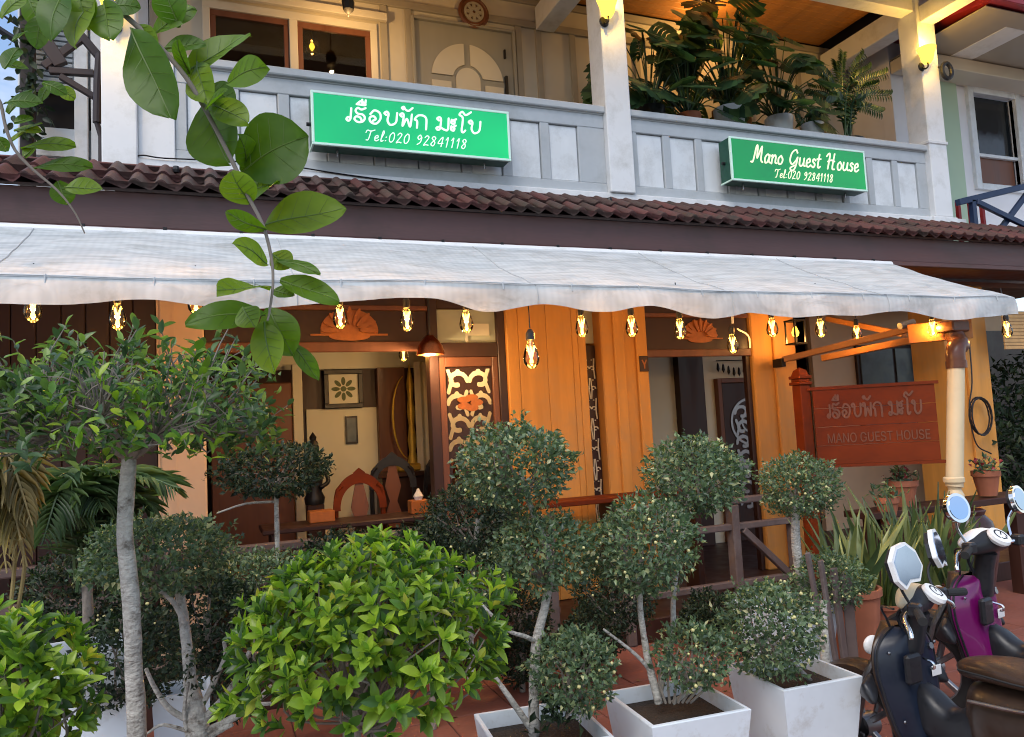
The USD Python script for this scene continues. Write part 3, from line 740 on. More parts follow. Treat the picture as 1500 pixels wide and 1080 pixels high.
light_box('sign_box', 'large green light box sign lettered in Lao script with a telephone number', .765, 2.385, 3.845, 4.265, 5.78, m_signgreen,
          [(LAO, .105, .078, .10, .07, .26, .205, 1.12), ('Tel:020 92841118', .085, .046, .22, .13, .40, .065, .95)], m_lettering)
light_box('sign_box', 'smaller darker green light box sign reading Mano Guest House with a telephone number', 4.645, 6.33, 3.85, 4.272, 5.78, m_signgreen2,
          [('Mano Guest House', .165, .050, .25, .045, .24, .195, .82), ('Tel:020 92841118', .085, .046, .25, .10, .50, .06, .86)], m_lettering2)

cb = thing('facade_cable', 'thin dark cable sagging along the white balcony base', 'cable', (1.5, 5.95, 3.7))
part(cb, 'run', tube([px_(a, b, 5.955) for a, b in ((178, 240), (205, 228), (240, 232), (330, 236), (420, 243), (520, 258), (700, 280), (860, 294))], .006, 5, 6), m_black)
# carved wooden board hanging by the entrance
S0, S1 = np.array([4.50, 4.92, 0]), np.array([5.34, 4.42, 0])
ex = unit(S1 - S0); ny = np.array([ex[1], -ex[0], 0]);  Lb = np.linalg.norm(S1 - S0)
wb = thing('wooden_sign', 'red brown carved wooden signboard with faded lettering on a finial post', 'sign', (S0[0], S0[1], 0))
for i in range(4):
    part(wb, 'board', extr(sbox(.06, 1.19 + i * .15 + .0015, Lb, 1.19 + (i + 1) * .15 - .0015), S0, ex, (0, 0, 1), .035), m_redwood)
part(wb, 'frame', join([extr(sbox(.02, 1.165, Lb + .03, 1.19), S0 + ny * -.006, ex, (0, 0, 1), .05), extr(sbox(.02, 1.79, Lb + .03, 1.815), S0 + ny * -.006, ex, (0, 0, 1), .05)]), m_redwood)
g1, L1 = pen(LAO, .105, .07, .0, .03, .74)
g1 = affinity.translate(g1, .16, 1.56)
part(wb, 'lettering', extr(g1, S0 + ny * .036, ex, (0, 0, 1), .004), m_midwood)
gm = meshkit.text_mesh('MANO GUEST HOUSE', .075, .004)
gv = gm.vertices * [.72, 1, 1]
part(wb, 'lettering', (gv[:, :1] * ex + gv[:, 1:2] * np.array([0, 0, 1]) + gv[:, 2:3] * ny + S0 + ex * .14 + ny * .036 + np.array([0, 0, 1.36]), gm.faces), m_midwood)
pp = S0 + ex * -.02
part(wb, 'post', join([box(pp[0] - .05, pp[0] + .05, pp[1] - .05, pp[1] + .05, .16, 1.84, .006)]), m_redwood)
part(wb, 'finial', join([box(pp[0] - .065, pp[0] + .065, pp[1] - .065, pp[1] + .065, 1.84, 1.865, .005), box(pp[0] - .052, pp[0] + .052, pp[1] - .052, pp[1] + .052, 1.865, 1.89, .005),
                         box(pp[0] - .065, pp[0] + .065, pp[1] - .065, pp[1] + .065, 1.89, 1.915, .005),
                         lathe([(.07, 1.915), (.05, 1.96), (.0, 1.985)], (pp[0], pp[1], 0), 4, rotm('z', 45))]), m_redwood)

# ================================================================== AWNING
AX0, AX1 = -3.0, 6.08
aw = thing('awning', 'long weathered off-white fabric awning with scalloped valance', 'awning', (1.5, 5.3, 2.4))
xs = np.linspace(AX0, AX1, 420); ts = np.linspace(0, 1, 31)
YB, ZB, YA, ZA = 5.375, 3.005, 4.2, 2.46
# real arms of the frame sit every 1.5 m; the cloth sags a little between them
XX, TT = np.meshgrid(xs, ts, indexing='ij')
sag = -.035 * np.sin(TT * math.pi) * (.5 + .5 * np.cos((XX - .2) * 2 * math.pi / 1.5)) + .020 * (meshkit.fbm(np.stack([XX * 2.2, TT * 3, XX * 0], -1), 3, 4) - .5) + .030 * (meshkit.fbm(np.stack([XX * 1.3 + TT * 2.5, TT * 6, XX * 0 + 5], -1), 2, 6) - .5)
YYg = YB + (YA - YB) * TT; ZZg = ZB + (ZA - ZB) * TT + sag + .012 * np.sin(XX * 1.1) * TT
rows = [np.stack([XX, YYg, ZZg], -1)]
val = np.linspace(0, 1, 6)[1:]
low = [(-2.6, .14), (-1.6, .11), (-.72, .135), (-.30, .09), (.10, .135), (1.18, .085), (1.54, .165), (1.88, .105), (2.30, .155), (2.66, .115), (3.12, .175), (3.44, .135), (3.78, .165), (4.35, .15), (4.85, .105), (5.33, .175), (5.7, .16), (6.08, .13)]
lx, lz = np.array([a for a, b in low]), np.array([b for a, b in low])
t_ = np.clip(np.searchsorted(lx, xs) - 1, 0, len(lx) - 2)
u_ = np.clip((xs - lx[t_]) / (lx[t_ + 1] - lx[t_]), 0, 1); u_ = u_ * u_ * (3 - 2 * u_)
depth = (lz[t_] * (1 - u_) + lz[t_ + 1] * u_) * .9 + .022 + .008 * (meshkit.fbm(np.stack([xs * 5, xs * 0, xs * 0], -1), 3, 2) - .5)
vy = YA - .012 + .014 * np.sin(xs * 9) + .016 * np.sin(xs * 4.1 + 1)
for v in val:
    rows.append(np.stack([xs, YA + (vy - YA) * v - .01 * math.sin(v * 3), ZZg[:, -1] - depth * v], -1)[:, None, :])
G = np.concatenate(rows, 1)
cut = 30
faces = lambda a: np.vstack([a.reshape(-1, 4)[:, [0, 1, 2]], a.reshape(-1, 4)[:, [0, 2, 3]]])
grid = lambda A: (A.reshape(-1, 3), faces(np.stack([(i_ := np.arange(A.shape[0] * A.shape[1]).reshape(A.shape[:2]))[:-1, :-1], i_[1:, :-1], i_[1:, 1:], i_[:-1, 1:]], -1)))
part(aw, 'cloth', grid(G[:, :cut + 1]), m_cloth, True)
part(aw, 'valance', grid(G[:, cut:]), m_cloth, True)
part(aw, 'roller', tube([(AX0, 5.36, 2.985), (AX1, 5.36, 2.985)], .03, 10), m_white)
part(aw, 'front_bar', tube([(AX0, YA + .02, ZA - .02), (AX1, YA + .02, ZA - .02)], .016, 8), m_brushed)
for x in (-1.3, .2, 1.7, 3.2, 4.7, 6.0):
    part(aw, 'arm', join([tube([(x, 5.36, 2.86), (x, YA + .03, ZA - .06)], .013, 6), tube([(x, 5.40, 2.70), (x, 4.75, 2.66)], .012, 6)]), m_brushed)
for x in np.arange(-2.4, 6.0, 1.42):
    i_s = int(np.argmin(abs(xs - x)))
    part(aw, 'seam', tube(G[i_s, :cut + 1] + [0, -.001, .003], .0035, 4), m_seam)
    part(aw, 'valance_seam', tube(G[i_s, cut:] + [0, -.004, 0], .003, 4), m_seam)
for x in np.arange(-2.6, 6.05, .47):
    i_s = int(np.argmin(abs(xs - x)))
    part(aw, 'tie', join([tube([G[i_s, cut] + [0, -.006, .012], G[i_s, cut] + [rng.normal() * .004, -.012, -.035]], .004, 4)]), m_trim)
    part(aw, 'hook', box(x - .012, x + .012, 5.345, 5.372, 3.005, 3.03, .003), m_iron)
part(aw, 'edge_cord', tube([(AX0 + k * .2, YA - .004, np.interp(AX0 + k * .2, xs, ZZg[:, -1]) + .006) for k in range(46)], .004, 5), m_trim)

# ================================================================== LAMPS
def filament_bulb(px, py, Y, cord_top, label, big=False, dim=1.0):
    q = at(px, py, Y)
    s = 1.35 if big else 1.15
    t = thing('pendant_bulb', label, 'light bulb', (q[0], q[1], q[2] - .07 * s), 'filament bulbs strung under the awning')
    x, y, z = q
    prof = [(0, -.070), (.018, -.066), (.034, -.045), (.038, -.02), (.030, .015), (.018, .045), (.014, .06)]
    part(t, 'glass', lathe([(a * s, b * s) for a, b in prof], q, 16), m_bulb, True)
    pts = [(x + .016 * s * (1 if i % 2 else .35) * math.cos(i * 2.4), y + .016 * s * (1 if i % 2 else .35) * math.sin(i * 2.4), z + (.03 if i % 2 else -.042) * s) for i in range(9)]
    part(t, 'filament', tube(pts, .0055 * s, 5), m_fil)
    part(t, 'socket', lathe([(.0, .06), (.017, .06), (.021, .075), (.021, .105), (.012, .12), (0, .122)], q, 12) if not big else lathe([(0, .06 * s), (.024, .06 * s), (.03, .085), (.028, .125), (.012, .15), (0, .152)], q, 12), m_black)
    part(t, 'cord', tube([(x, y, z + .115 * s), (x + .004, y + .01, (z + cord_top) / 2 + .05), (x, y + .02, cord_top)], .004, 5, 3), m_black)
    lamp(t, 'light', (x, y, z - .008), .013, LAMP * 80 * dim)
    return t


BULBS = [(48, 450, 4.45, 'filament bulb farthest toward the street tree, above the palm'), (172, 462, 4.45, 'filament bulb glowing behind the upper leaves of the umbrella tree'),
         (287, 440, 4.5, 'filament bulb in front of the peach pillar beside the big branch leaves'), (498, 462, 4.5, 'filament bulb hanging just beside the first carved fan ornament'),
         (596, 466, 4.4, 'filament bulb directly above the tiny interior bulb'), (683, 469, 4.4, 'filament bulb in front of the frosted transom window'),
         (852, 476, 4.4, 'filament bulb in front of the boarded ochre pillar edge'), (925, 476, 4.4, 'filament bulb in front of the stepped ochre pillar'),
         (996, 480, 4.4, 'filament bulb at the side of the second carved fan'), (1131, 478, 4.5, 'bright bulb in front of the ochre pillar beside the wooden sign'),
         (1202, 479, 4.5, 'bright bulb above the finial of the wooden sign'), (1366, 479, 4.5, 'bright bulb above the brown pipe elbow'), (1475, 481, 4.5, 'bright bulb in front of the slatted blind at the end')]
for px, py, Y, lab in BULBS:
    filament_bulb(px, py, Y, 2.46 + (Y - 4.2) * .46, lab)
filament_bulb(778, 518, 4.3, 2.49, 'large filament bulb on a long black cord before the boarded pillar', True)
filament_bulb(1073, 502, 4.6, 2.62, 'pale filament bulb on a white bracket before the carved lintel', False)
filament_bulb(1255, 487, 5.2, 2.80, 'small bulb deeper inside over the wooden sign', False)
filament_bulb(591, 516, 6.5, 2.9, 'tiny bulb deep inside the restaurant under the lintel', False)


def copper_pendant(px, py, Y, label):
    x, y, z = at(px, py, Y)
    t = thing('copper_pendant', label, 'pendant lamp', (x, y, z - .1), 'copper pendant lamps')
    part(t, 'shade', lathe([(.105, -.09), (.11, -.085), (.095, -.02), (.06, .03), (.03, .06), (.03, .055), (.055, .022), (.088, -.025), (.10, -.09)], (x, y, z), 18), m_copper, 40)
    part(t, 'bulb', lathe([(0, -.08), (.03, -.06), (.036, -.03), (.02, .02), (0, .02)], (x, y, z), 12), m_glow, True)
    part(t, 'cord', tube([(x, y, z + .05), (x, y, 2.92)], .008, 6), m_black)
    lamp(t, 'light', (x, y, z - .13), .03, LAMP * 62, (1.0, .62, .28))


copper_pendant(630, 503, 5.75, 'copper bell shaped pendant lamp with a glowing bulb, the lower one')
copper_pendant(676, 488, 6.9, 'copper pendant lamp before the frosted transom, the smaller one')
x, y, z = at(1165, 487, 5.6)
t = thing('carriage_lantern', 'black framed glowing lantern hanging between the ochre pillar and sign beams', 'lantern', (x, y, z - .1))
part(t, 'cage', join([box(x - .07, x + .07, y - .07, y + .07, z + .10, z + .115, .003), box(x - .07, x + .07, y - .07, y + .07, z - .115, z - .10, .003)] + [box(x + a - .006, x + a + .006, y + b - .006, y + b + .006, z - .1, z + .1) for a in (-.06, .06) for b in (-.06, .06)] + [tube([(x, y, z + .115), (x, y, 2.92)], .006, 5)]), m_iron)
part(t, 'candle_bulb', lathe([(0, -.05), (.03, -.03), (.035, .0), (.015, .05), (0, .06)], (x, y, z), 12), m_glow, True)
lamp(t, 'light', (x, y - .0, z - .075), .015, LAMP * 60)


def sconce(px, py, yface, label, s=1.0):
    x, y, z = at(px, py, yface - .09)
    t = thing('wall_sconce', label, 'wall lamp', (x, yface, z - .12), 'lit wall lamps on the balcony pillars')
    part(t, 'back_plate', lathe([(0, 0), (.045, 0), (.05, .008), (.035, .018), (0, .02)], (x, yface - .001, z - .09), 14, rotm('x', 90)), m_iron)
    part(t, 'arm', tube([(x, yface - .01, z - .09), (x, yface - .05, z - .13), (x, yface - .09, z - .12), (x, yface - .09, z - .07)], .009, 7, 4), m_iron)
    part(t, 'shade', lathe([(.035, -.085), (.06, -.045), (.075, .02), (.10, .09), (.095, .09), (.07, .02), (.055, -.045), (.0, -.083)], (x, y, z), 16), m_glow, True)
    lamp(t, 'light', (x, y - .03, z + .14), .03, LAMP * 34, (1.0, .56, .10))
    lamp(t, 'light', (x - .03, y - .12, z - .02), .02, LAMP * 40, (1.0, .56, .08))


sconce(890, 12, 5.94, 'lit glass wall lamp on the middle balcony pillar')
sconce(1358, 82, 5.94, 'lit glass wall lamp on the pillar nearest the green house')
sconce(166, 14, 5.94, 'lit glass wall lamp behind the hanging branch')
x, y, z = at(510, 6, 6.9)
t = thing('balcony_lantern', 'small dark lantern hanging before the balcony wall', 'lantern', (x, y, z - .1))
part(t, 'cage', lathe([(0, -.13), (.012, -.10), (.05, -.06), (.06, .02), (.045, .06), (.015, .09), (0, .1)], (x, y, z), 8), m_iron)
part(t, 'chain', tube([(x, y, z + .1), (x, y, 6.39)], .006, 5), m_iron)
lamp(t, 'light', (x, y, z - .15), .02, LAMP * 80, (1.0, .58, .20))
x, y, z = at(457, 70, 7.9)
t = thing('globe_lamp', 'glass globe lamp seen through the balcony window', 'lamp', (x, y, z))
part(t, 'globe', lathe([(.085 * math.sin(a), -.085 * math.cos(a)) for a in np.linspace(0, math.pi, 11)], (x, y, z), 16), m_bulb, True)
part(t, 'bulb', lathe([(0, -.04), (.022, -.01), (.03, .01), (.014, .05), (0, .05)], (x, y, z), 10), m_glow, True)
part(t, 'stem', tube([(x, y, z + .085), (x, y, 6.3)], .006, 5), m_iron)
lamp(t, 'light', (x, y + .0, z - .06), .012, LAMP * 25)
x, y, z = at(1040, 8, 6.9)
t = thing('ceiling_fixture', 'dark star shaped ceiling light fitting over the balcony plants', 'lamp', (x, y, z))
part(t, 'hub', lathe([(0, .08), (.05, .08), (.06, .03), (.03, -.02), (0, -.03)], (x, y, 6.31), 12), m_iron)
for k in range(6):
    a = k * 1.047
    part(t, 'arm', tube([(x, y, 6.33), (x + .22 * math.cos(a), y + .22 * math.sin(a), 6.36)], .012, 6), m_iron)
part(t, 'bulb', lathe([(0, 6.20), (.03, 6.215), (.04, 6.25), (.025, 6.28), (0, 6.29)], (x, y, 0), 12), m_glow, True)
lamp(t, 'light', (x, y, 6.17), .02, LAMP * 110, (1.0, .56, .16))
x, y, z = at(693, 20, YW - .03)
t = thing('wall_medallion', 'round carved wooden medallion above the balcony door', 'wall ornament', (x, y, z))
part(t, 'disc', lathe([(0, 0), (.17, 0), (.175, .012), (.15, .03), (.14, .018), (0, .018)], (x, YW - .036, z), 28, rotm('x', 90)), m_midwood, 30)
part(t, 'carving', front(unary_union([Point(0, 0).buffer(.10, 14).exterior.buffer(.012)] + [affinity.rotate(affinity.scale(Point(.06, 0).buffer(.045, 6), 1, .45), k * 45, origin=(0, 0)) for k in range(8)]), x, YW - .054, z, .014), m_batten)
x, y, z = at(1387, 104, 5.9)
t = thing('floodlight', 'small black ring shaped lamp on the pillar side facing the green house', 'lamp', (x, y, z))
part(t, 'ring', tube([(x + .075 * math.cos(a), y, z + .09 * math.sin(a)) for a in np.linspace(0, 2 * math.pi, 17)], .024, 8), m_black)
part(t, 'mount', tube([(x - .07, y, z + .03), (7.74, y + .06, z + .06)], .014, 6), m_black)

# ================================================================== PLANTS
def frames(D, N):
    Y = D / np.maximum(np.linalg.norm(D, axis=1, keepdims=True), 1e-9)
    Z = N - Y * np.sum(N * Y, 1, keepdims=True)
    Z /= np.maximum(np.linalg.norm(Z, axis=1, keepdims=True), 1e-9)
    return np.cross(Y, Z), Y, Z


_LEAF4 = (np.array([[0, 0, 0], [-.5, .42, .18], [0, .45, 0], [.5, .42, .18], [0, 1, -.25]], float), np.array([[0, 2, 1], [0, 3, 2], [1, 2, 4], [2, 3, 4]]))
_y = np.array([0, .14, .36, .62, .86, 1.0]); _w = np.array([.03, .26, .46, .48, .25, 0])
_V = [[0, 0, 0]]
_V = []
for yy, ww in zip(_y, _w):
    _V += [[-ww, yy, .32 * ww - .22 * yy * yy], [0, yy, -.22 * yy * yy], [ww, yy, .32 * ww - .22 * yy * yy]]
_F = []
for i in range(5):
    for j in range(2):
        a = i * 3 + j
        _F += [[a, a + 1, a + 4], [a, a + 4, a + 3]]
_LEAF10 = (np.array(_V, float), np.array(_F))


def leaves(P, D, N, L, W=.45, tpl=_LEAF4, wj=.2):
    P, D, N = (np.asarray(a, float) for a in (P, D, N)); n = len(P)
    L = np.broadcast_to(L, n).astype(float)
    X, Y, Z = frames(D, N)
    tv, tf = tpl
    ww = L * W * (1 + wj * (rng.random(n) - .5) * 2)
    cv = 1 + 1.2 * (rng.random(n) - .4)
    V = P[:, None] + tv[None, :, :1] * (X * ww[:, None])[:, None] + tv[None, :, 1:2] * (Y * L[:, None])[:, None] + tv[None, :, 2:] * (Z * (L * .6 * cv)[:, None])[:, None]
    Fc = tf[None] + (np.arange(n) * len(tv))[:, None, None]
    return V.reshape(-1, 3), Fc.reshape(-1, 3)


def sph(n):
    v = rng.normal(size=(n, 3))
    return v / np.linalg.norm(v, axis=1, keepdims=True)


def topiary_ball(parent, c, rx, rz, dens=1.0, L=.025, m=None, ry=None, buds=True):
    ry = ry or rx
    m = m or m_lf_top
    c = np.asarray(c, float)
    area = 4 * math.pi * ((rx * rz + rx * ry + ry * rz) / 3)
    n = int(area / (L * L * .33) * 1.25 * dens)
    d = sph(n)
    lump = .66 + .62 * (meshkit.fbm(d * 2.2 + c * 7, 3, 5)) + .055 * rng.normal(size=n)
    keep = meshkit.noise(d * 4.5 + c * 3, 9) > .16; d, lump = d[keep], lump[keep]; n = len(d)
    depth_ = 1 - .42 * rng.random(n) ** 2.0
    r = lump * depth_
    P = c + d * np.array([rx, ry, rz]) * r[:, None] * .95
    D = d * .75 + sph(n) * .75 + np.array([0, 0, .18])
    N = d + sph(n) * .7 + np.array([0, 0, .5])
    Ls = L * (.5 + .85 * rng.random(n))
    for k in range(int(34 * dens)):      # stray shoots standing out of the clipped surface
        q = sph(1)[0]; q[2] = abs(q[2]) * .9 + q[2] * .1
        o = c + q * np.array([rx, ry, rz]) * .92; ax = unit(q + [0, 0, .5] + rng.normal(size=3) * .3); Lk = rng.uniform(.02, .055)
        h = int(rng.integers(4, 8))
        P = np.vstack([P, o + np.outer(np.linspace(0, Lk, h), ax)]); D = np.vstack([D, ax * .8 + sph(h) * .7]); N = np.vstack([N, sph(h) + [0, 0, .8]]); Ls = np.r_[Ls, np.full(h, L * rng.uniform(.8, 1.2))]
    mesh = leaves(P, D, N, Ls, .56)
    f = part(parent, 'foliage', mesh, m)
    tag(f, kind='stuff')
    tw = []
    for k in range(16):
        e = c + sph(1)[0] * np.array([rx, ry, rz]) * .8
        b = c + np.array([0, 0, -rz * .7]) + rng.normal(size=3) * .015
        tw.append(tube([b, (b + e) / 2 + rng.normal(size=3) * .02, e], [.005, .0025], 4))
    tag(part(f, 'twigs', join(tw), m_twig), kind='stuff')
    if buds:
        d2 = unit(sph(1)[0] + [0, -.8, .2]) + rng.normal(size=(int(12 * dens), 3)) * .45; d2 /= np.linalg.norm(d2, axis=1, keepdims=True)
        bm = trimesh.creation.icosphere(0, 1)
        tag(part(f, 'buds', join([(bm.vertices * rng.uniform(.004, .008) + c + q * np.array([rx, ry, rz]) * 1.02, bm.faces) for q in d2]), m_bud), kind='stuff')


def trunk(parent, pts, r, m=m_bark, name='trunk'):
    return part(parent, name, tube(pts, r, 10, 5, .12), m, True)


def square_planter(name, label, c, w, h, rot, group=None):
    t = thing(name, label, 'planter', c, group)
    R = rotm('z', rot); wb_, wt, th = w * .74, w, .016
    sq = lambda a, z: np.array([[-a, -a, z], [a, -a, z], [a, a, z], [-a, a, z]]) @ R.T + np.asarray(c)
    part(t, 'body', loft([sq(wb_ / 2, 0.005), sq(wt / 2 - .001, h - .012), sq(wt / 2, h - .004), sq(wt / 2 - .003, h), sq(wt / 2 - th, h), sq(wt / 2 - th - .004, h - .09), sq(wt / 2 - th - .006, h - .10)]), m_planter)
    part(t, 'soil', loft([sq(wt / 2 - th - .006, h - .095), sq(wt / 2 - th - .005, h - .06 + .0)]), m_soil)
    return t


G_ = 'white planters standing before the terrace' # in a row before the terrace'
square_planter('square_planter', 'white square planter holding the topiary beside the bright green bush', (1.155, 2.80, 0), .43, .47, -6, G_)
square_planter('square_planter', 'white square planter in the middle of the three at the front', (1.73, 2.76, 0), .43, .475, -4, G_)
square_planter('square_planter', 'white square planter next to the black scooter wheel', (2.35, 2.78, 0), .40, .49, -3, G_)
square_planter('square_planter', 'tall white planter behind the pale umbrella tree trunk', (-.46, 3.50, 0), .32, .84, 10, G_)
square_planter('square_planter', 'white planter half hidden behind the bonsai trunk', (-.13, 3.6, 0), .22, .60, 0, G_)
square_planter('square_planter', 'pale planter under the two tier topiary by the sansevieria', (2.98, 3.55, 0), .40, .56, 4, G_)


def px(x, y, Y):
    return at(x, y, Y)


TG = 'clipped ball topiary trees in front of the terrace'
# topiary in the first planter
t = thing('topiary_tree', 'three ball clipped topiary with a forked pale trunk, nearest the bright bush', 'topiary tree', (1.14, 2.83, .42), TG)
tk = trunk(t, [(1.14, 2.84, .42), px(783, 990, 2.84), px(786, 940, 2.85), px(800, 880, 2.86), px(806, 820, 2.9), px(775, 735, 2.95), px(762, 690, 2.95)], [.022, .02, .017, .013, .009])
part(tk, 'branch', tube([px(786, 940, 2.85), px(768, 932, 2.82), px(742, 922, 2.80), px(700, 880, 2.85)], [.010, .006], 8, 4), m_bark, True)
part(tk, 'branch', tube([(1.14, 2.84, .43), px(745, 1020, 2.86), px(720, 985, 2.9)], [.014, .008], 8, 4), m_bark, True)
topiary_ball(t, px(757, 682, 2.95), .245, .185)
topiary_ball(t, px(798, 808, 2.9), .215, .165)
topiary_ball(t, px(838, 985, 2.72), .165, .165, m=m_lf_top)
part(t, 'low_leaves', leaves(px(815, 1040, 2.72) + rng.normal(size=(60, 3)) * .04, sph(60), sph(60) + [0, 0, 1], .05, .5), m_lf_dark)
# second planter
t = thing('topiary_tree', 'topiary with two large balls and a thin twin trunk in the middle planter', 'topiary tree', (1.71, 2.78, .42), TG)
tk = trunk(t, [px(965, 1030, 2.78), px(948, 960, 2.8), px(938, 890, 2.82), px(940, 830, 2.85)], [.018, .013, .010])
part(tk, 'branch', tube([px(955, 985, 2.8), px(930, 958, 2.78), px(884, 922, 2.76)], [.010, .005], 8, 4), m_bark, True)
part(tk, 'branch', tube([px(965, 1020, 2.82), px(985, 930, 2.88), px(988, 860, 2.9), px(1010, 720, 2.95)], [.014, .012, .008], 8, 4), m_bark, True)
part(tk, 'branch', tube([px(985, 1030, 2.78), px(1030, 1000, 2.74), px(1068, 975, 2.72)], [.011, .006], 8, 4), m_bark, True)
for k in range(7):
    part(tk, 'branch', tube([px(975 + k * 6, 1030, 2.76), px(965 + k * 14, 990, 2.74), px(985 + k * 10, 950, 2.72)], [.006, .003], 5, 3), m_bark2)
topiary_ball(t, px(943, 800, 2.82), .230, .205)
topiary_ball(t, px(1018, 697, 2.95), .232, .175)
topiary_ball(t, px(1012, 962, 2.70), .165, .13, .75)
# third planter
t = thing('topiary_tree', 'topiary with a broad low ball spilling over the planter by the scooter', 'topiary tree', (2.38, 2.78, .42), TG)
tk = trunk(t, [px(1212, 1000, 2.86), px(1208, 950, 2.9), px(1206, 880, 2.95)], [.026, .022, .016])
part(tk, 'branch', tube([px(1190, 1000, 2.78), px(1150, 960, 2.74), px(1120, 930, 2.72)], [.011, .006], 8, 4), m_bark, True)
topiary_ball(t, px(1127, 918, 2.74), .225, .205)
t = thing('topiary_tree', 'two tier topiary on a pale pole trunk beside the sansevieria', 'topiary tree', (2.98, 3.55, .48), TG)
tk = trunk(t, [(2.98, 3.55, .48), px(1180, 900, 3.55), px(1166, 800, 3.55), px(1166, 730, 3.55)], [.032, .028, .022])
topiary_ball(t, px(1212, 852, 3.45), .21, .165)
topiary_ball(t, px(1170, 712, 3.55), .235, .19)
# darker tiers behind
t = thing('topiary_tree', 'dark shaded topiary behind the bright bush under the fretwork', 'topiary tree', (1.30, 3.9, 0), TG)
tk = trunk(t, [px(690, 1000, 3.9), px(690, 900, 3.9), px(700, 760, 3.9)], [.02, .012])
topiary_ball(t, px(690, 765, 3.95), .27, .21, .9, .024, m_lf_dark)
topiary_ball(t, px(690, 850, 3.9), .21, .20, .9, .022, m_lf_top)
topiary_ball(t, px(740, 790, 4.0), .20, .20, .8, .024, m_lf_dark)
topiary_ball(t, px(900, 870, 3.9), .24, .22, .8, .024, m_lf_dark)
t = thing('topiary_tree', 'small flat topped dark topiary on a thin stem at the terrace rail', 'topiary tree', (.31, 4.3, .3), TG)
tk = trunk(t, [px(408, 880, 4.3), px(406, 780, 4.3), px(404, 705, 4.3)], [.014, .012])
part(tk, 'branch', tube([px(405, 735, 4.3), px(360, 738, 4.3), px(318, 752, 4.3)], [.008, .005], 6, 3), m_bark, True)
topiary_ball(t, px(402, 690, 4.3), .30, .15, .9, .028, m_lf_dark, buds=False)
topiary_ball(t, px(378, 850, 4.1), .24, .15, .9, .024, m_lf_top, buds=False)
t = thing('topiary_tree', 'round dark topiary ball in the tall white planter', 'topiary tree', (-.30, 3.4, .75), TG)
trunk(t, [(-.30, 3.45, .70), px(190, 980, 3.4)], .012)
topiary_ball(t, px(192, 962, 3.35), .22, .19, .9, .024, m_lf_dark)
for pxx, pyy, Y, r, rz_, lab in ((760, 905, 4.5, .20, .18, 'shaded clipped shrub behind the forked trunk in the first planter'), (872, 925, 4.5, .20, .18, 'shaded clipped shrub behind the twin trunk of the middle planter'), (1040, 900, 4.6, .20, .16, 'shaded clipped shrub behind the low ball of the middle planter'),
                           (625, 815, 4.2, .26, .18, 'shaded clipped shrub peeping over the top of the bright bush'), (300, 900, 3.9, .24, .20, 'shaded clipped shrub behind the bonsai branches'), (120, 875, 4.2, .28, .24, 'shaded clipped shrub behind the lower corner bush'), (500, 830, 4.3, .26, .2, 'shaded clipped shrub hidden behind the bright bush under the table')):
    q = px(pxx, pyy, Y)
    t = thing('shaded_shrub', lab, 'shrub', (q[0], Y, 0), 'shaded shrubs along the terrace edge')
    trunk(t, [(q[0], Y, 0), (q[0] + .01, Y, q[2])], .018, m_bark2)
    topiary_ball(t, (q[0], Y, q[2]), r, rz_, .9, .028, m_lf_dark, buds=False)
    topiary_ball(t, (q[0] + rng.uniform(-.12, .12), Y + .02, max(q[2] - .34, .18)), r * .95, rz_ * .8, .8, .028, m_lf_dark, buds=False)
t = thing('bonsai_tree', 'gnarled bonsai with a spreading pale trunk and one clipped crown', 'bonsai tree', (-.05, 2.85, .4))
bz = trunk(t, [px(292, 1085, 2.85), px(288, 1050, 2.85), px(280, 1005, 2.86), px(272, 930, 2.88), px(262, 865, 2.9), px(245, 820, 2.9)], [.036, .034, .019, .016, .012])
for pts, r in (([(288, 1060), (250, 1040), (228, 1010), (214, 980)], .011), ([(292, 1060), (330, 1020), (352, 985), (365, 955)], .013), ([(296, 1075), (345, 1050), (372, 1030), (398, 1005)], .014), ([(290, 1045), (318, 990), (330, 960), (328, 940)], .010),
               ([(270, 910), (252, 880), (228, 862), (210, 855)], .010), ([(300, 1082), (330, 1066), (340, 1062)], .012), ([(372, 1032), (400, 1030), (412, 1020)], .008), ([(286, 1075), (240, 1062), (215, 1075)], .007), ([(275, 1080), (270, 1040), (276, 1000)], .008)):
    part(bz, 'branch', tube([px(a, b, 2.85 - .03 * i) for i, (a, b) in enumerate(pts)], [r, r * .55], 8, 4, .15), m_bark, True)
topiary_ball(t, px(236, 812, 2.9), .255, .135, 1.0, .022, m_lf_top, buds=False)
tag(part(t, 'sprouts', leaves(px(290, 985, 2.8) + rng.normal(size=(140, 3)) * [.05, .04, .035], sph(140), sph(140) + [0, 0, 1], .024, .5), m_lf_dark), kind='stuff')
rp = thing('round_planter', 'white round bowl planter holding the bonsai', 'planter', (.0, 2.80, 0))
part(rp, 'body', lathe([(.0, .0), (.17, .0), (.24, .25), (.27, .46), (.285, .49), (.285, .515), (.27, .525), (.25, .515), (.24, .44), (0, .43)], (.03, 2.80, 0), 32), m_planter, 35)
part(rp, 'soil', lathe([(.245, .46), (.0, .47)], (.03, 2.80, 0), 20), m_soil)


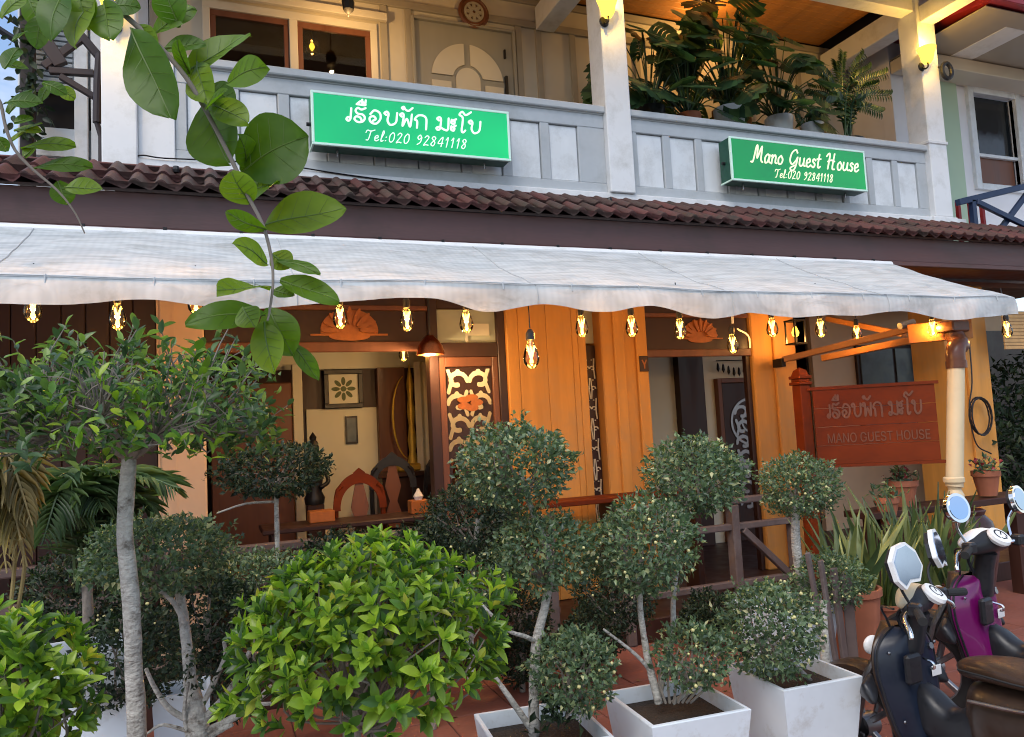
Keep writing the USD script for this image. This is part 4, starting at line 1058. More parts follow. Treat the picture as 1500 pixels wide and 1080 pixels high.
# ---- bushes of big leaves: every leaf its own
def rosette_bush(t, c, rad, n_ros, L, m, n_parts, W=.40, per=(6, 9), low=-.55, twigs=70, inner=.35, spread=.9):
    c, rad = np.asarray(c, float), np.asarray(rad, float)
    d = []
    while len(d) < n_ros:
        q = sph(1)[0]
        if q[2] > low and all(np.linalg.norm(q - o) > 1.05 / math.sqrt(n_ros) * 2 * .62 for o in d[-400:]) or rng.random() < .03:
            d.append(q)
    d = np.array(d)
    rr = (1 - inner * rng.random(n_ros) ** 2.2) * (.72 + .54 * meshkit.fbm(d * 2.2 + 3, 2, 8))
    tips = c + d * rad * rr[:, None]
    P, D, N, S = [], [], [], []
    for q, tp in zip(d, tips):
        ax = unit(q + np.array([0, 0, .55]) + rng.normal(size=3) * .22)
        k = int(rng.integers(*per)); s0 = L * rng.uniform(.72, 1.15); ph = rng.random() * 6.28
        u = unit(np.cross(ax, [.3, .2, 1])); w = np.cross(ax, u)
        for i in range(k):
            a = ph + i * 2.4
            open_ = (.25 + spread * (i / k)) * rng.uniform(.8, 1.25)
            side = u * math.cos(a) + w * math.sin(a)
            D.append(unit(ax * math.cos(open_) + side * math.sin(open_)))
            N.append(ax * math.sin(open_) - side * math.cos(open_) + ax * .25)
            N[-1] = unit(ax * .9 - side * .5)
            P.append(tp - ax * s0 * .35 * (i / k))
            S.append(s0 * (.6 + .5 * i / k))
    P, D, N, S = map(np.array, (P, D, N, S))
    tw = []
    for i in rng.choice(n_ros, min(twigs, n_ros), replace=False):
        b = c + rad * np.array([0, 0, -.75]) + rng.normal(size=3) * .03
        mid = (b * .35 + tips[i] * .65) + rng.normal(size=3) * .03
        tw.append(tube([b, mid, tips[i] * .9 + c * .1], [.005, .002], 5, 3))
    tag(part(t, 'twigs', join(tw), m_twig), kind='stuff')
    order = np.argsort(((P - CO) ** 2).sum(1))
    vis, rest = order[:n_parts], order[n_parts:]
    V, Fc = leaves(P, D, N, S, W, _LEAF10)
    nv, nf = len(_LEAF10[0]), len(_LEAF10[1])
    return (V.reshape(-1, nv, 3), vis, rest)


def bush_leaves(t, V, vis, rest, mats):
    tf = _LEAF10[1]
    for i in vis:
        part(t, 'leaf', (V[i], tf), mats[int(rng.integers(0, len(mats)))], True)
    if len(rest):
        n = len(rest)
        tag(part(t, 'foliage', (V[rest].reshape(-1, 3), (tf[None] + (np.arange(n) * V.shape[1])[:, None, None]).reshape(-1, 3)), mats[-1], True), kind='stuff')


def leafsolid(name, c, trans=.34):
    return leafmat(name, [(0, tuple(np.array(c) * .82)), (1, tuple(np.array(c) * 1.18))], .36, trans)


LM = [leafsolid('leaf_tone_%s' % n, c) for n, c in (('deep', (.036, .085, .018)), ('mid', (.07, .15, .02)), ('fresh', (.125, .225, .022)), ('fresher', (.19, .30, .026)), ('lime', (.28, .39, .035)), ('mid_green', (.07, .16, .028)))]
mb = [LM[0], LM[1], LM[2], LM[2], LM[3], LM[3], LM[3], LM[4], LM[4], m_lf_bright]
t = thing('bright_bush', 'broad bright green leafy round bush on a short trunk, largest in front', 'bush', (.38, 2.3, .0))
trunk(t, [(.38, 2.36, .0), px(516, 1090, 2.34), px(520, 1045, 2.33), px(545, 960, 2.35)], [.030, .026, .02], m_bark2)
for e in ((430, 960), (640, 960), (560, 860), (480, 880), (680, 930), (600, 1000)):
    part(t, 'branch', tube([px(520, 1045, 2.33), (px(520, 1045, 2.33) + px(*e, 2.3)) / 2 + [0, 0, -.02], px(*e, 2.3)], [.013, .006], 7, 4), m_bark2)
bush_leaves(t, *rosette_bush(t, px(547, 940, 2.32), (.405, .37, .285), 540, .063, m_lf_bright, 300, twigs=60, inner=.6), mb)
t = thing('bright_bush', 'bright green bush cut off at the lower corner beside the pale tree trunk', 'bush', (-.40, 1.95, .0))
trunk(t, [(-.42, 2.0, 0), (-.42, 2.0, .8), (-.41, 1.95, 1.0)], .02, m_bark2)
bush_leaves(t, *rosette_bush(t, px(28, 1035, 1.95), (.15, .17, .21), 150, .055, m_lf_bright, 160, twigs=25, inner=.6), mb)

# umbrella tree with a thin flat crown
t = thing('umbrella_tree', 'slender pale trunked tree with a wide sparse flat crown under the awning', 'tree', (-.23, 2.5, 0))
tk = trunk(t, [(-.22, 2.5, 0), px(200, 1085, 2.5), px(196, 980, 2.5), px(192, 880, 2.5), px(183, 780, 2.5), px(188, 690, 2.5), px(190, 652, 2.5)], [.029, .025, .024, .022, .019], m_bark)
P, D, N, S, tips = [], [], [], [], []
cc = px(190, 572, 2.5)
forks = []
for k in range(9):
    a = k * .7 + .2
    e = px(190, 655, 2.5) + np.array([math.cos(a) * .20, math.sin(a) * .16, rng.uniform(.02, .10)])
    part(tk, 'branch', tube([px(190, 672, 2.5), (px(190, 666, 2.5) + e) / 2 + [0, 0, .01], e], [.013, .007], 7, 4), m_bark2)
    forks.append(e)
tw = []
for k in range(380):
    a = rng.random() * 6.283; rr = math.sqrt(rng.random())
    tp = cc + np.array([math.cos(a) * rr * .46, math.sin(a) * rr * .36, 0])
    top = .10 * (1 - rr * rr) + .03
    tp[2] += rng.uniform(-.17, top + .09 * rng.random()) + (.07 if rng.random() < .18 else 0)
    f0 = forks[int(np.argmin([np.linalg.norm(tp - f) for f in forks]))]
    mid = f0 * .45 + tp * .55 + rng.normal(size=3) * .03
    tw.append(tube([f0, mid, tp], [.0035, .0013], 4, 3))
    tips.append(tp)
    ax = unit(np.array([math.cos(a) * rr * .5, math.sin(a) * rr * .5, .9]) + rng.normal(size=3) * .25)
    u = unit(np.cross(ax, [.3, .2, 1])); w = np.cross(ax, u); ph = rng.random() * 6.28
    s0 = rng.uniform(.032, .056)
    for i in range(int(rng.integers(4, 9))):
        b = ph + i * 2.4; op = rng.uniform(.35, 1.35)
        side = u * math.cos(b) + w * math.sin(b)
        D.append(ax * math.cos(op) + side * math.sin(op)); N.append(ax * .9 - side * .5); P.append(tp - ax * .012 * i); S.append(s0 * rng.uniform(.7, 1.1))
for k in range(900):      # small inner leaves on the twigs
    a = rng.random() * 6.283; rr = math.sqrt(rng.random())
    P.append(cc + np.array([math.cos(a) * rr * .44, math.sin(a) * rr * .34, rng.uniform(-.16, .07)])); D.append(sph(1)[0]); N.append(sph(1)[0] + [0, 0, 1]); S.append(rng.uniform(.02, .036))
tag(part(t, 'twigs', join(tw), m_twig), kind='stuff')
P, D, N, S = map(np.array, (P, D, N, S))
V, Fc = leaves(P, D, N, S, .42, _LEAF10)
V = V.reshape(len(P), -1, 3)
order = np.argsort(((P - CO) ** 2).sum(1) - 4 * (S > .03))
bush_leaves(t, V, order[:220], order[220:], [LM[0], LM[5], LM[1], LM[1], LM[2], LM[2], LM[3], LM[4], m_lf_umb])


# palm beside it
def frond(parent, base, tip, droop, nl, ll, m, w=.012):
    base, tip = np.asarray(base, float), np.asarray(tip, float)
    mid = (base + tip) / 2 + np.array([0, 0, droop])
    sp = spline([base, mid, tip], 14)
    fr_ = part(parent, 'frond', tube(sp, [.008, .003], 5), m)
    P, D, N, S = [], [], [], []
    tg = np.gradient(sp, axis=0); tg /= np.linalg.norm(tg, axis=1, keepdims=True)
    for i in range(nl):
        u = .15 + .83 * i / nl; f = u * (len(sp) - 1); k = int(f)
        p = sp[k] + (sp[min(k + 1, len(sp) - 1)] - sp[k]) * (f - k); tt = tg[k]
        sd = unit(np.cross(tt, [0, 0, 1]))
        for s in (-1, 1):
            P.append(p); D.append(unit(sd * s * .8 + tt * .75 + np.array([0, 0, -.45 + .2 * rng.random()]))); N.append(np.array([0, 0, 1.0]) + sd * s * .3); S.append(ll * math.sin(math.pi * min(.12 + u * .85, 1)) * rng.uniform(.85, 1.1))
    part(fr_, 'leaflets', leaves(P, D, N, S, w / ll * 1.4, _LEAF10), m, True)


t = thing('palm', 'small palm with arching drooping fronds in the shade behind the umbrella tree', 'palm', (-.55, 3.7, 0))
pb = np.array([-.50, 3.75, 1.05])
trunk(t, [(-.48, 3.8, .1), (-.49, 3.78, .6), pb], [.035, .02], m_bark2)
for (a, b, Y), dr in zip(((30, 740, 3.6), (100, 770, 3.5), (150, 745, 3.5), (60, 800, 3.4), (200, 700, 3.6), (120, 680, 3.9), (20, 690, 3.8), (165, 790, 3.6), (265, 715, 3.6), (80, 700, 3.5), (235, 760, 3.7)), (.22, .25, .25, .3, .2, .12, .15, .28, .22, .2, .2)):
    frond(t, pb + rng.normal(size=3) * .02, px(a, b, Y), dr, 24, .22, m_lf_palm)
t2 = thing('dry_palm', 'yellowed drooping palm fronds at the edge beside the terrace rail', 'palm', (-.85, 3.3, 0))
pb2 = px(-30, 690, 3.3)
trunk(t2, [(pb2[0], 3.3, .1), pb2], .02, m_bark2)
for a, b in ((10, 840), (40, 830), (48, 770), (-5, 800), (30, 790)):
    frond(t2, pb2, px(a, b, 3.2), .16, 20, .20, m_lf_dry)
part(t2, 'stalk', join([tube([px(12, 925, 3.3), px(22, 820, 3.25), px(20, 790, 3.2)], .007, 6, 3), tube([px(24, 905, 3.3), px(36, 830, 3.25), px(30, 790, 3.2)], .007, 6, 3)]), m_lf_dry)

# ---- hanging branch with large round leaves in front of everything
def big_leaf(parent, base, tip, width, normal, m, curl=.15):
    base, tip, normal = np.asarray(base, float), np.asarray(tip, float), np.asarray(normal, float)
    y = tip - base; L = np.linalg.norm(y); y = y / L
    z = unit(normal - y * (normal @ y)); x = np.cross(y, z)
    t_ = np.linspace(0, 1, 13); ph_, tw_ = rng.uniform(0, 6), rng.normal()
    hw = width / 2 * np.sin(np.pi * np.clip(t_, 0, 1) ** 1.12) ** .60
    hw[-1] = .002; hw[0] = .003
    V = []
    cs = np.array([-1, -.62, -.28, -.06, 0, .06, .28, .62, 1])
    for tt, h in zip(t_, hw):
        for s in cs:
            zz = curl * L * (-(tt - .45) ** 2 * .9) + .16 * h * abs(s) ** 1.4 + (.0 if abs(s) > .05 else -.006 * L) + .012 * L * math.sin(tt * 22) * abs(s) ** .8 * .35 + .035 * L * math.sin(tt * 5 + s * 2 + ph_) + .05 * L * s * (tt - .3) * tw_
            V.append(base + y * tt * L + x * s * h + z * zz)
    n = len(cs); Fc = []
    for i in range(12):
        for j in range(n - 1):
            a = i * n + j
            Fc += [[a, a + 1, a + n + 1], [a, a + n + 1, a + n]]
    lf = part(parent, 'leaf', (np.array(V), np.array(Fc)), m, True)
    Vr = np.array(V).reshape(13, n, 3)
    mid = Vr[:, 4] + z * .0006
    ribs = [tube(mid, [.0015, .0004], 5)]
    for i in range(2, 11, 2):
        for sd in (0, 8):
            k1 = min(i + 2, 12)
            q1 = Vr[k1, 4] * .18 + Vr[k1, sd] * .82 + z * .0004
            ribs.append(tube([mid[i], (mid[i] * .5 + q1 * .5) + z * .0006, q1], [.00045, .0002], 3))
    part(lf, 'rib', join(ribs), m_rib)
    return lf


t = thing('leafy_branch', 'hanging branch with large round glossy leaves close in front', 'branch', at(140, -40, 1.15))
YB_ = 1.12
bpts = [(60, -60), (140, -18), (182, 22), (225, 60), (262, 100), (292, 145), (338, 232), (362, 285), (385, 330), (397, 375), (400, 415), (395, 455), (392, 470)]
stem = part(t, 'stem', tube([px(a, b, YB_ - .004 * i) for i, (a, b) in enumerate(bpts)], [.0042, .0036, .0030, .0022, .0014], 9, 3, .1), m_twig, True)
camd = -fw
LEAVES = [((190, 40), (245, 170), 76, (-.25, 0, .2)), ((270, 105), (364, 45), 62, (.2, 0, .7)), ((292, 150), (332, 238), 92, (-.3, 0, -.1)), ((350, 250), (448, 195), 118, (.15, 0, .35)), ((385, 330), (506, 300), 78, (.1, 0, .5)),
          ((362, 285), (405, 262), 60, (0, 0, .6)), ((365, 300), (338, 252), 62, (-.3, 0, -.5)), ((390, 338), (330, 312), 34, (-.2, 0, -.8)), ((395, 385), (345, 355), 46, (0, 0, .6)), ((398, 372), (425, 392), 40, (.3, 0, .2)), ((405, 380), (468, 398), 26, (.1, 0, .9)),
          ((398, 420), (318, 420), 42, (-.1, 0, 1.0)), ((410, 408), (497, 440), 44, (.1, 0, .7)), ((390, 455), (272, 470), 48, (0, 0, .8)), ((392, 450), (428, 520), 60, (.3, 0, .1)), ((385, 470), (400, 545), 52, (-.1, 0, .1)), ((425, 500), (468, 556), 28, (.4, 0, .3)),
          ((355, 450), (372, 478), 40, (0, 0, .4)), ((330, 120), (388, 95), 48, (.2, 0, .2)), ((300, 130), (345, 145), 46, (0, 0, .5)), ((310, 150), (362, 178), 44, (.3, 0, .1)), ((262, 40), (240, -20), 52, (-.2, 0, .4)), ((225, 45), (285, 10), 44, (.2, 0, .4)),
          ((130, -10), (105, 62), 48, (-.3, 0, .2)), ((150, 0), (160, 55), 50, (.2, 0, .3)), ((90, -25), (72, 55), 46, (-.2, 0, .3)), ((255, 20), (262, -30), 40, (.1, 0, .2)), ((288, 90), (300, 150), 50, (.3, 0, -.3)), ((365, 245), (352, 200), 44, (.5, 0, .2))]
LEAVES += [((275, 110), (258, 60), 30, (.2, 0, .5)), ((300, 160), (330, 130), 34, (.1, 0, .7)), ((335, 225), (372, 205), 34, (.2, 0, .5)), ((380, 320), (352, 330), 22, (0, 0, .8)), ((398, 425), (430, 432), 24, (.2, 0, .8)), ((160, 10), (205, 8), 40, (.1, 0, .5)), ((110, -20), (130, 40), 44, (.1, 0, .3)), ((200, 35), (225, 75), 34, (-.2, 0, .4)), ((240, 70), (300, 62), 36, (0, 0, .8))]
for i, (a, b, w, nn) in enumerate(LEAVES):
    Y0 = YB_ - .03 + rng.uniform(-.03, .03)
    p0, p1 = px(*a, Y0 + .02), px(*b, Y0 + rng.uniform(-.03, .02))
    big_leaf(t, p0, p1, w / 1060.0, camd + np.array(nn) * .9 + rng.normal(size=3) * .12, m_lf_big, .25)
t = thing('leafy_branch', 'smaller side branch of olive leaves against the sky at the edge', 'branch', at(0, 150, 1.35))
bp2 = [(-20, 120), (0, 150), (8, 185), (22, 220), (50, 250), (85, 280), (110, 312), (124, 342)]
stem = part(t, 'stem', tube([px(a, b, 1.35) for a, b in bp2], [.0028, .0024, .001], 7, 3, .1), m_twig, True)
for i, (a, b, w) in enumerate((((5, 100), (28, 70), 34), ((2, 92), (42, 100), 18), ((8, 150), (62, 148), 34), ((10, 165), (45, 130), 24), ((30, 215), (110, 210), 26), ((45, 245), (135, 240), 28), ((95, 275), (150, 275), 34), ((85, 265), (98, 300), 30), ((20, 180), (48, 172), 22),
                               ((20, 190), (60, 190), 20), ((35, 230), (52, 215), 24), ((-5, 200), (10, 222), 18), ((15, 205), (60, 178), 16), ((0, 25), (35, -5), 26), ((18, 60), (40, 45), 20), ((75, 30), (100, 10), 30), ((60, 20), (52, 70), 30), ((40, -5), (60, 40), 30), ((62, 120), (98, 138), 22), ((70, 125), (60, 150), 18), ((85, 128), (110, 145), 20))):
    Y0 = 1.35 + rng.uniform(-.03, .03)
    big_leaf(t, px(*a, Y0), px(*b, Y0), w / 820.0, camd + np.array([rng.normal() * .4, 0, .7]), m_lf_big, .2)

# ================================================================== TERRACE RAILING
def rail_section(label, x0, x1, posts, braces):
    t = thing('terrace_railing', label, 'railing', ((x0 + x1) / 2, 5.0, .0))
    part(t, 'top_rail', box(x0, x1, 4.965, 5.035, .935, .985, .008), m_rail)
    part(t, 'lower_rail', box(x0, x1, 4.972, 5.028, .735, .785, .007), m_rail)
    part(t, 'bottom_rail', box(x0, x1, 4.972, 5.028, .30, .35, .007), m_rail)
    for x in posts:
        part(t, 'post', box(x - .035, x + .035, 4.955, 5.045, -.0, .93, .007), m_rail)
    for a, b in braces:
        part(t, 'brace', bar((a, 4.99, .36), (b, 4.99, .73), .05, .05), m_rail)


rail_section('weathered brown timber terrace railing behind the umbrella tree', -2.4, 2.25, (-2.3, -1.4, -.5, .5, 1.45, 2.2), ((-1.35, -.6),))
rail_section('weathered brown timber terrace railing between the topiary balls and the wooden sign', 2.75, 4.4, (2.8, 3.77, 4.35), ((4.25, 3.85),))
# long plank bench top behind the railing, lit by the lamps
t = thing('bench', 'long red brown plank bench along the boarded pillar', 'bench', (2.7, 5.6, .155))
part(t, 'seat', join([box(1.9, 3.9, 5.45, 5.60, .98, 1.02, .006), box(1.9, 3.9, 5.605, 5.76, .98, 1.02, .006)]), m_redwood)
for x in (2.0, 3.0, 3.8):
    part(t, 'leg', box(x - .03, x + .03, 5.5, 5.7, .155, .979, .005), m_darkwood)

# ================================================================== INSIDE THE RESTAURANT
t = thing('wall_clock', 'square dark framed wall clock with a pale patterned face', 'clock', (1.36, 8.45, 2.14))
part(t, 'frame', join([box(1.15, 1.57, 8.40, 8.45, 1.93, 1.98, .005), box(1.15, 1.57, 8.40, 8.45, 2.30, 2.35, .005), box(1.15, 1.20, 8.40, 8.45, 1.98, 2.30, .005), box(1.52, 1.57, 8.40, 8.45, 1.98, 2.30, .005)]), m_black)
part(t, 'face', box(1.20, 1.52, 8.43, 8.449, 1.98, 2.30), m_paper)
part(t, 'face_pattern', front(unary_union([affinity.rotate(affinity.translate(affinity.scale(Point(0, 0).buffer(1, 8), .045, .022), .085, 0), k * 45, origin=(0, 0)) for k in range(8)] + [Point(0, 0).buffer(.03, 10), sbox(-.13, -.004, .13, .004)]), 1.36, 8.429, 2.14, .004), m_picgreen)
t = thing('picture_frame', 'small dark picture frame on the pale inner wall', 'picture', (1.43, 8.45, 1.7))
part(t, 'frame', join([box(1.37, 1.385, 8.43, 8.455, 1.54, 1.84), box(1.485, 1.50, 8.43, 8.455, 1.54, 1.84), box(1.385, 1.485, 8.43, 8.455, 1.54, 1.56), box(1.385, 1.485, 8.43, 8.455, 1.82, 1.84)]), m_black)
part(t, 'print', box(1.385, 1.485, 8.44, 8.452, 1.56, 1.82), m_poster)
t = thing('gilded_harp', 'golden crescent shaped harp ornament on a stand before the brown inner post', 'ornament', (1.98, 8.15, 1.3))
arc = [(1.98 + .02 - .24 * math.cos(a) * .75, 8.1, 1.80 + .46 * math.sin(a)) for a in np.linspace(-1.35, 1.25, 15)]
part(t, 'bow', tube(arc, [.006, .014, .006], 8), m_gold, True)
part(t, 'column', lathe([(.05, 1.26), (.06, 1.30), (.035, 1.42), (.05, 1.55), (.03, 1.7), (.045, 1.85), (.03, 2.0), (.04, 2.15), (.015, 2.3), (0, 2.42)], (2.02, 8.1, 0), 12), m_gold, 30)
part(t, 'base', box(1.84, 2.12, 8.0, 8.2, 1.22, 1.30, .015), m_gold)
t = thing('side_table', 'dark table carrying the gilded harp ornament', 'table', (1.98, 8.1, .155))
part(t, 'top', box(1.6, 2.3, 7.9, 8.3, 1.17, 1.219, .006), m_darkwood)
part(t, 'cabinet', box(1.65, 2.25, 7.95, 8.28, .155, 1.169, .006), m_darkwood)
t = thing('curtain', 'pale cream pleated curtain beside the fretwork bay', 'curtain', (2.25, 8.0, 1.2))
xx = np.linspace(2.05, 2.56, 80)
yy = 8.0 + .025 * np.sin(xx * 62)
V = np.concatenate([np.stack([xx, yy, np.full_like(xx, .9)], 1), np.stack([xx, yy, np.full_like(xx, 2.38)], 1)])
part(t, 'cloth', (V, np.vstack([[[i, i + 1, i + 81], [i, i + 81, i + 80]] for i in range(79)])), m_curtain, True)


def chair(label, x, y, rot, group=None, wood=None, z=.155):
    m_redwood = wood or globals()['m_redwood']
    t = thing('dining_chair', label, 'chair', (x, y, z), group, None, rot)
    for a in (-.20, .20):
        part(t, 'leg', tube([(a, -.20, 0), (a, -.20, .44)], [.018, .022], 8), m_redwood)
        part(t, 'back_post', tube([(a, .20, 0), (a, .20, .45), (a * .98, .25, .95), (a * .75, .27, 1.05)], [.02, .022, .018], 8, 3), m_redwood)
    part(t, 'seat', box(-.23, .23, -.23, .22, .43, .47, .012), m_redwood)
    el_ = lambda w, h: affinity.translate(affinity.scale(Point(0, 0).buffer(1, 16), w, h), 0, .86)
    arch = el_(.225, .29).difference(el_(.165, .20)).intersection(sbox(-.3, .84, .3, 1.3)).union(Polygon([(-.05, 1.15), (0, 1.19), (.05, 1.15), (.03, 1.10), (-.03, 1.10)]))
    part(t, 'crest_rail', extr(arch, (0, .27, 0), (1, 0, 0), (0, 0, 1), .025), m_redwood)
    part(t, 'splat', extr(Polygon([(-.05, .47), (-.075, .60), (-.035, .72), (-.075, .86), (-.05, .98), (-.03, 1.07), (.03, 1.07), (.05, .98), (.075, .86), (.035, .72), (.075, .60), (.05, .47)]), (0, .255, 0), (1, 0, 0), (0, 0, 1), .02), m_midwood)
    return t


chair('arched back wooden dining chair facing the pale wall, nearest the clock', 1.17, 6.85, 180, 'dining chairs')
chair('arched back wooden dining chair turned sideways near the fretwork', 1.80, 6.75, 235, 'dining chairs')
chair('black carved chair before the brown inner post, left of the curtain', 1.66, 7.55, 170, 'dining chairs', m_black, .26)
chair('black carved chair standing before the cream curtain', 2.02, 7.5, 200, 'dining chairs', m_black, .28)
t = thing('dining_table', 'dark wooden dining table behind the railing', 'table', (1.3, 6.3, .155))
part(t, 'top', box(.35, 2.1, 5.95 + .2, 6.62, .90, .94, .008), m_darkwood)
for a in (.45, 2.0):
    for b in (6.22, 6.55):
        part(t, 'leg', box(a - .03, a + .03, b - .03, b + .03, .155, .899, .004), m_darkwood)
t = thing('tissue_box', 'orange wooden tissue box on the dining table', 'box', (1.62, 6.4, .941))
part(t, 'box', box(1.55, 1.71, 6.33, 6.47, .941, 1.05, .006), m_carve)
part(t, 'tissue', lathe([(.03, 1.05), (.045, 1.08), (.02, 1.12), (.012, 1.14), (0, 1.145)], (1.63, 6.4, 0), 7), m_whiteplastic)
t = thing('napkin_box', 'ochre wooden box on the dining table beside the small topiary', 'box', (.80, 6.4, .941))
part(t, 'box', box(.72, .92, 6.33, 6.5, .941, 1.03, .006), m_carve)
for i, (xv, yv, h, lab) in enumerate(((.93, 7.7, .5, 'dark tall carved figurine beside the pale inner wall'),)):
    t = thing('figurine', lab, 'figurine', (xv, yv, .9))
    part(t, 'plinth', box(xv - .08, xv + .08, yv - .08, yv + .08, .155, .98, .006), m_darkwood)
    part(t, 'bust', lathe([(.09, .98), (.10, 1.04), (.07, 1.10), (.085, 1.22), (.10, 1.30), (.085, 1.36), (.04, 1.40), (.036, 1.43), (.055, 1.47), (.058, 1.53), (.045, 1.58), (.03, 1.60), (.035, 1.63), (.0, 1.68)], (xv, yv, 0), 14), m_black, 40)
    part(t, 'arm', tube([(xv - .09, yv, 1.33), (xv - .13, yv - .04, 1.2), (xv - .05, yv - .09, 1.14)], .022, 7, 4), m_black, True)
    part(t, 'arm', tube([(xv + .09, yv, 1.33), (xv + .13, yv - .04, 1.2), (xv + .05, yv - .09, 1.14)], .022, 7, 4), m_black, True)
t = thing('pendant_fringe', 'row of small hanging ornaments on the pale wall over the carved door', 'ornament', (5.9, 7.5, 2.2))
for k in range(8):
    part(t, 'tassel', lathe([(0, 2.28), (.012, 2.26), (.02, 2.2), (0, 2.16)], (5.62 + k * .075, 7.52, .03 * math.cos(k * .9) - .04), 6), m_iron)
part(t, 'string', tube([(5.6, 7.52, 2.29), (6.2, 7.52, 2.29)], .006, 5), m_iron)
x, y, z = at(1073, 470, 4.62)
t = thing('lamp_bracket', 'curved white lamp bracket before the second carved lintel', 'bracket', (x, y, z))
part(t, 'arm', tube([(x + .0, y, z - .02), (x, y, z + .1), (x, y + .02, z + .2)], .008, 6, 4), m_whiteplastic)
part(t, 'hook', tube([px(1080, 482, 4.62), px(1096, 492, 4.64), px(1099, 510, 4.66)], .006, 6, 4), m_whiteplastic)

# ================================================================== ENTRANCE CORNER
t = thing('folding_awning_arm', 'orange brown timber arms slanting from the pillar up to the elbow joint', 'awning arm', px(1280, 490, 5))
part(t, 'lower_arm', bar(px(1148, 527, 5.80), px(1345, 479, 4.75), .07, .055), m_beam)
part(t, 'second_arm', bar(px(1205, 525, 5.70), px(1392, 487, 4.55), .06, .06), m_beam)
part(t, 'cross_arm', bar(px(1212, 467, 5.9), px(1325, 490, 5.0), .06, .05), m_beam)
part(t, 'ledge_board', bar(px(1330, 490, 4.7), px(1424, 481, 4.35), .05, .16), m_beam)
part(t, 'bracket', box(*(lambda q: (q[0] - .025, q[0] + .025, q[1] - .03, q[1] + .1, q[2] - .05, q[2] + .03))(px(1145, 530, 5.80)), .004), m_iron)
part(t, 'joint', tube([px(1318, 478, 4.8), px(1338, 472, 4.78)], [.03, .03], 10), m_brushed)
t = thing('drain_pipe', 'beige drainpipe with a brown elbow above a turned lower end', 'drain pipe', px(1395, 600, 4.35))
pt, pbm = px(1400, 525, 4.33), px(1396, 690, 4.33)
part(t, 'pipe', tube([(pbm[0], 4.33, .98), (pt[0] - .0, 4.33, pt[2] - .02)], .062, 20), m_pipe, 40)
part(t, 'turned_end', lathe([(.062, 1.06), (.075, 1.05), (.075, 1.02), (.05, .99), (.045, .96), (.062, .92), (.062, .89), (.035, .855), (0, .85)], (pbm[0], 4.33, 0), 20), m_pipe, 30)
el = [(pt[0], 4.33, pt[2] - .05), (pt[0], 4.33, pt[2] + .03), (pt[0] + .03, 4.34, pt[2] + .085), (pt[0] + .10, 4.36, pt[2] + .11), (pt[0] + .12, 4.40, pt[2] + .16), (pt[0] + .12, 4.42, pt[2] + .22)]
part(t, 'elbow', tube(el, .07, 16, 5), m_pipebrown, 50)
part(t, 'collar', join([tube([(pt[0], 4.33, pt[2] - .08), (pt[0], 4.33, pt[2] - .02)], .076, 18)]), m_pipebrown, 40)
part(t, 'head', box(pt[0] + .02, pt[0] + .21, 4.34, 4.50, pt[2] + .22, pt[2] + .31, .01), m_pipebrown)
t = thing('cable_coil', 'loops of black cable hanging on the far ochre pillar', 'cable', px(1432, 610, 5.85))
q = px(1434, 610, 5.86)
coil = [(q[0] + .15 * math.cos(a) * (1 + .06 * math.sin(a * .7)), 5.86 - .012 * (a / 6.28), q[2] + .20 * math.sin(a) * (1 + .05 * math.cos(a * .4))) for a in np.linspace(0, 6.283 * 3.2, 60)]
part(t, 'coil', tube(coil, .008, 5), m_black)
part(t, 'lead', tube([px(1420, 500, 5.86), px(1424, 560, 5.84), px(1420, 600, 5.86), px(1430, 650, 5.86), px(1452, 665, 5.86)], .008, 5, 5), m_black)
t = thing('slatted_blind', 'ochre slatted blind rolled down beside the far pillar', 'blind', (8.6, 5.9, 2.1))
for k in range(11):
    z = px(1470, 512, 5.7)[2] + k * .038
    part(t, 'slat', box(8.0, 10.0, 5.68, 5.70, z, z + .033, .003), m_blind)

# dark garden at the end
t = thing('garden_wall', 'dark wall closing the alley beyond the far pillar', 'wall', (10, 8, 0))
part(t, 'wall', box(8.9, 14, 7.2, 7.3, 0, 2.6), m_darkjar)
t = thing('dark_hedge', 'dark shaded leafy shrub behind the purple scooter', 'shrub', (8.7, 6.4, 0))
n = 2600
P = np.array([8.9, 6.1, 1.15]) + sph(n) * np.array([.9, .6, 1.05]) * (rng.random((n, 1)) ** .4)
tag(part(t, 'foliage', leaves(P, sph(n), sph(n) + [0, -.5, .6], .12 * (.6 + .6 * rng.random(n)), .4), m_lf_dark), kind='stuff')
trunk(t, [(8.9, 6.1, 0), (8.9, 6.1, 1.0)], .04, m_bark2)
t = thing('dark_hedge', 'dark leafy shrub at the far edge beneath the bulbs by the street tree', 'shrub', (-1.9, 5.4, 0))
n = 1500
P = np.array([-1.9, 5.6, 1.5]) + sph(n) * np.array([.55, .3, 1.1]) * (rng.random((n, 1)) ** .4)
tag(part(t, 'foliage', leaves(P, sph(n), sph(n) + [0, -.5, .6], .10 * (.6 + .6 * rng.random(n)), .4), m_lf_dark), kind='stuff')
trunk(t, [(-1.9, 5.6, 0), (-1.9, 5.6, 1.3)], .04, m_bark2)

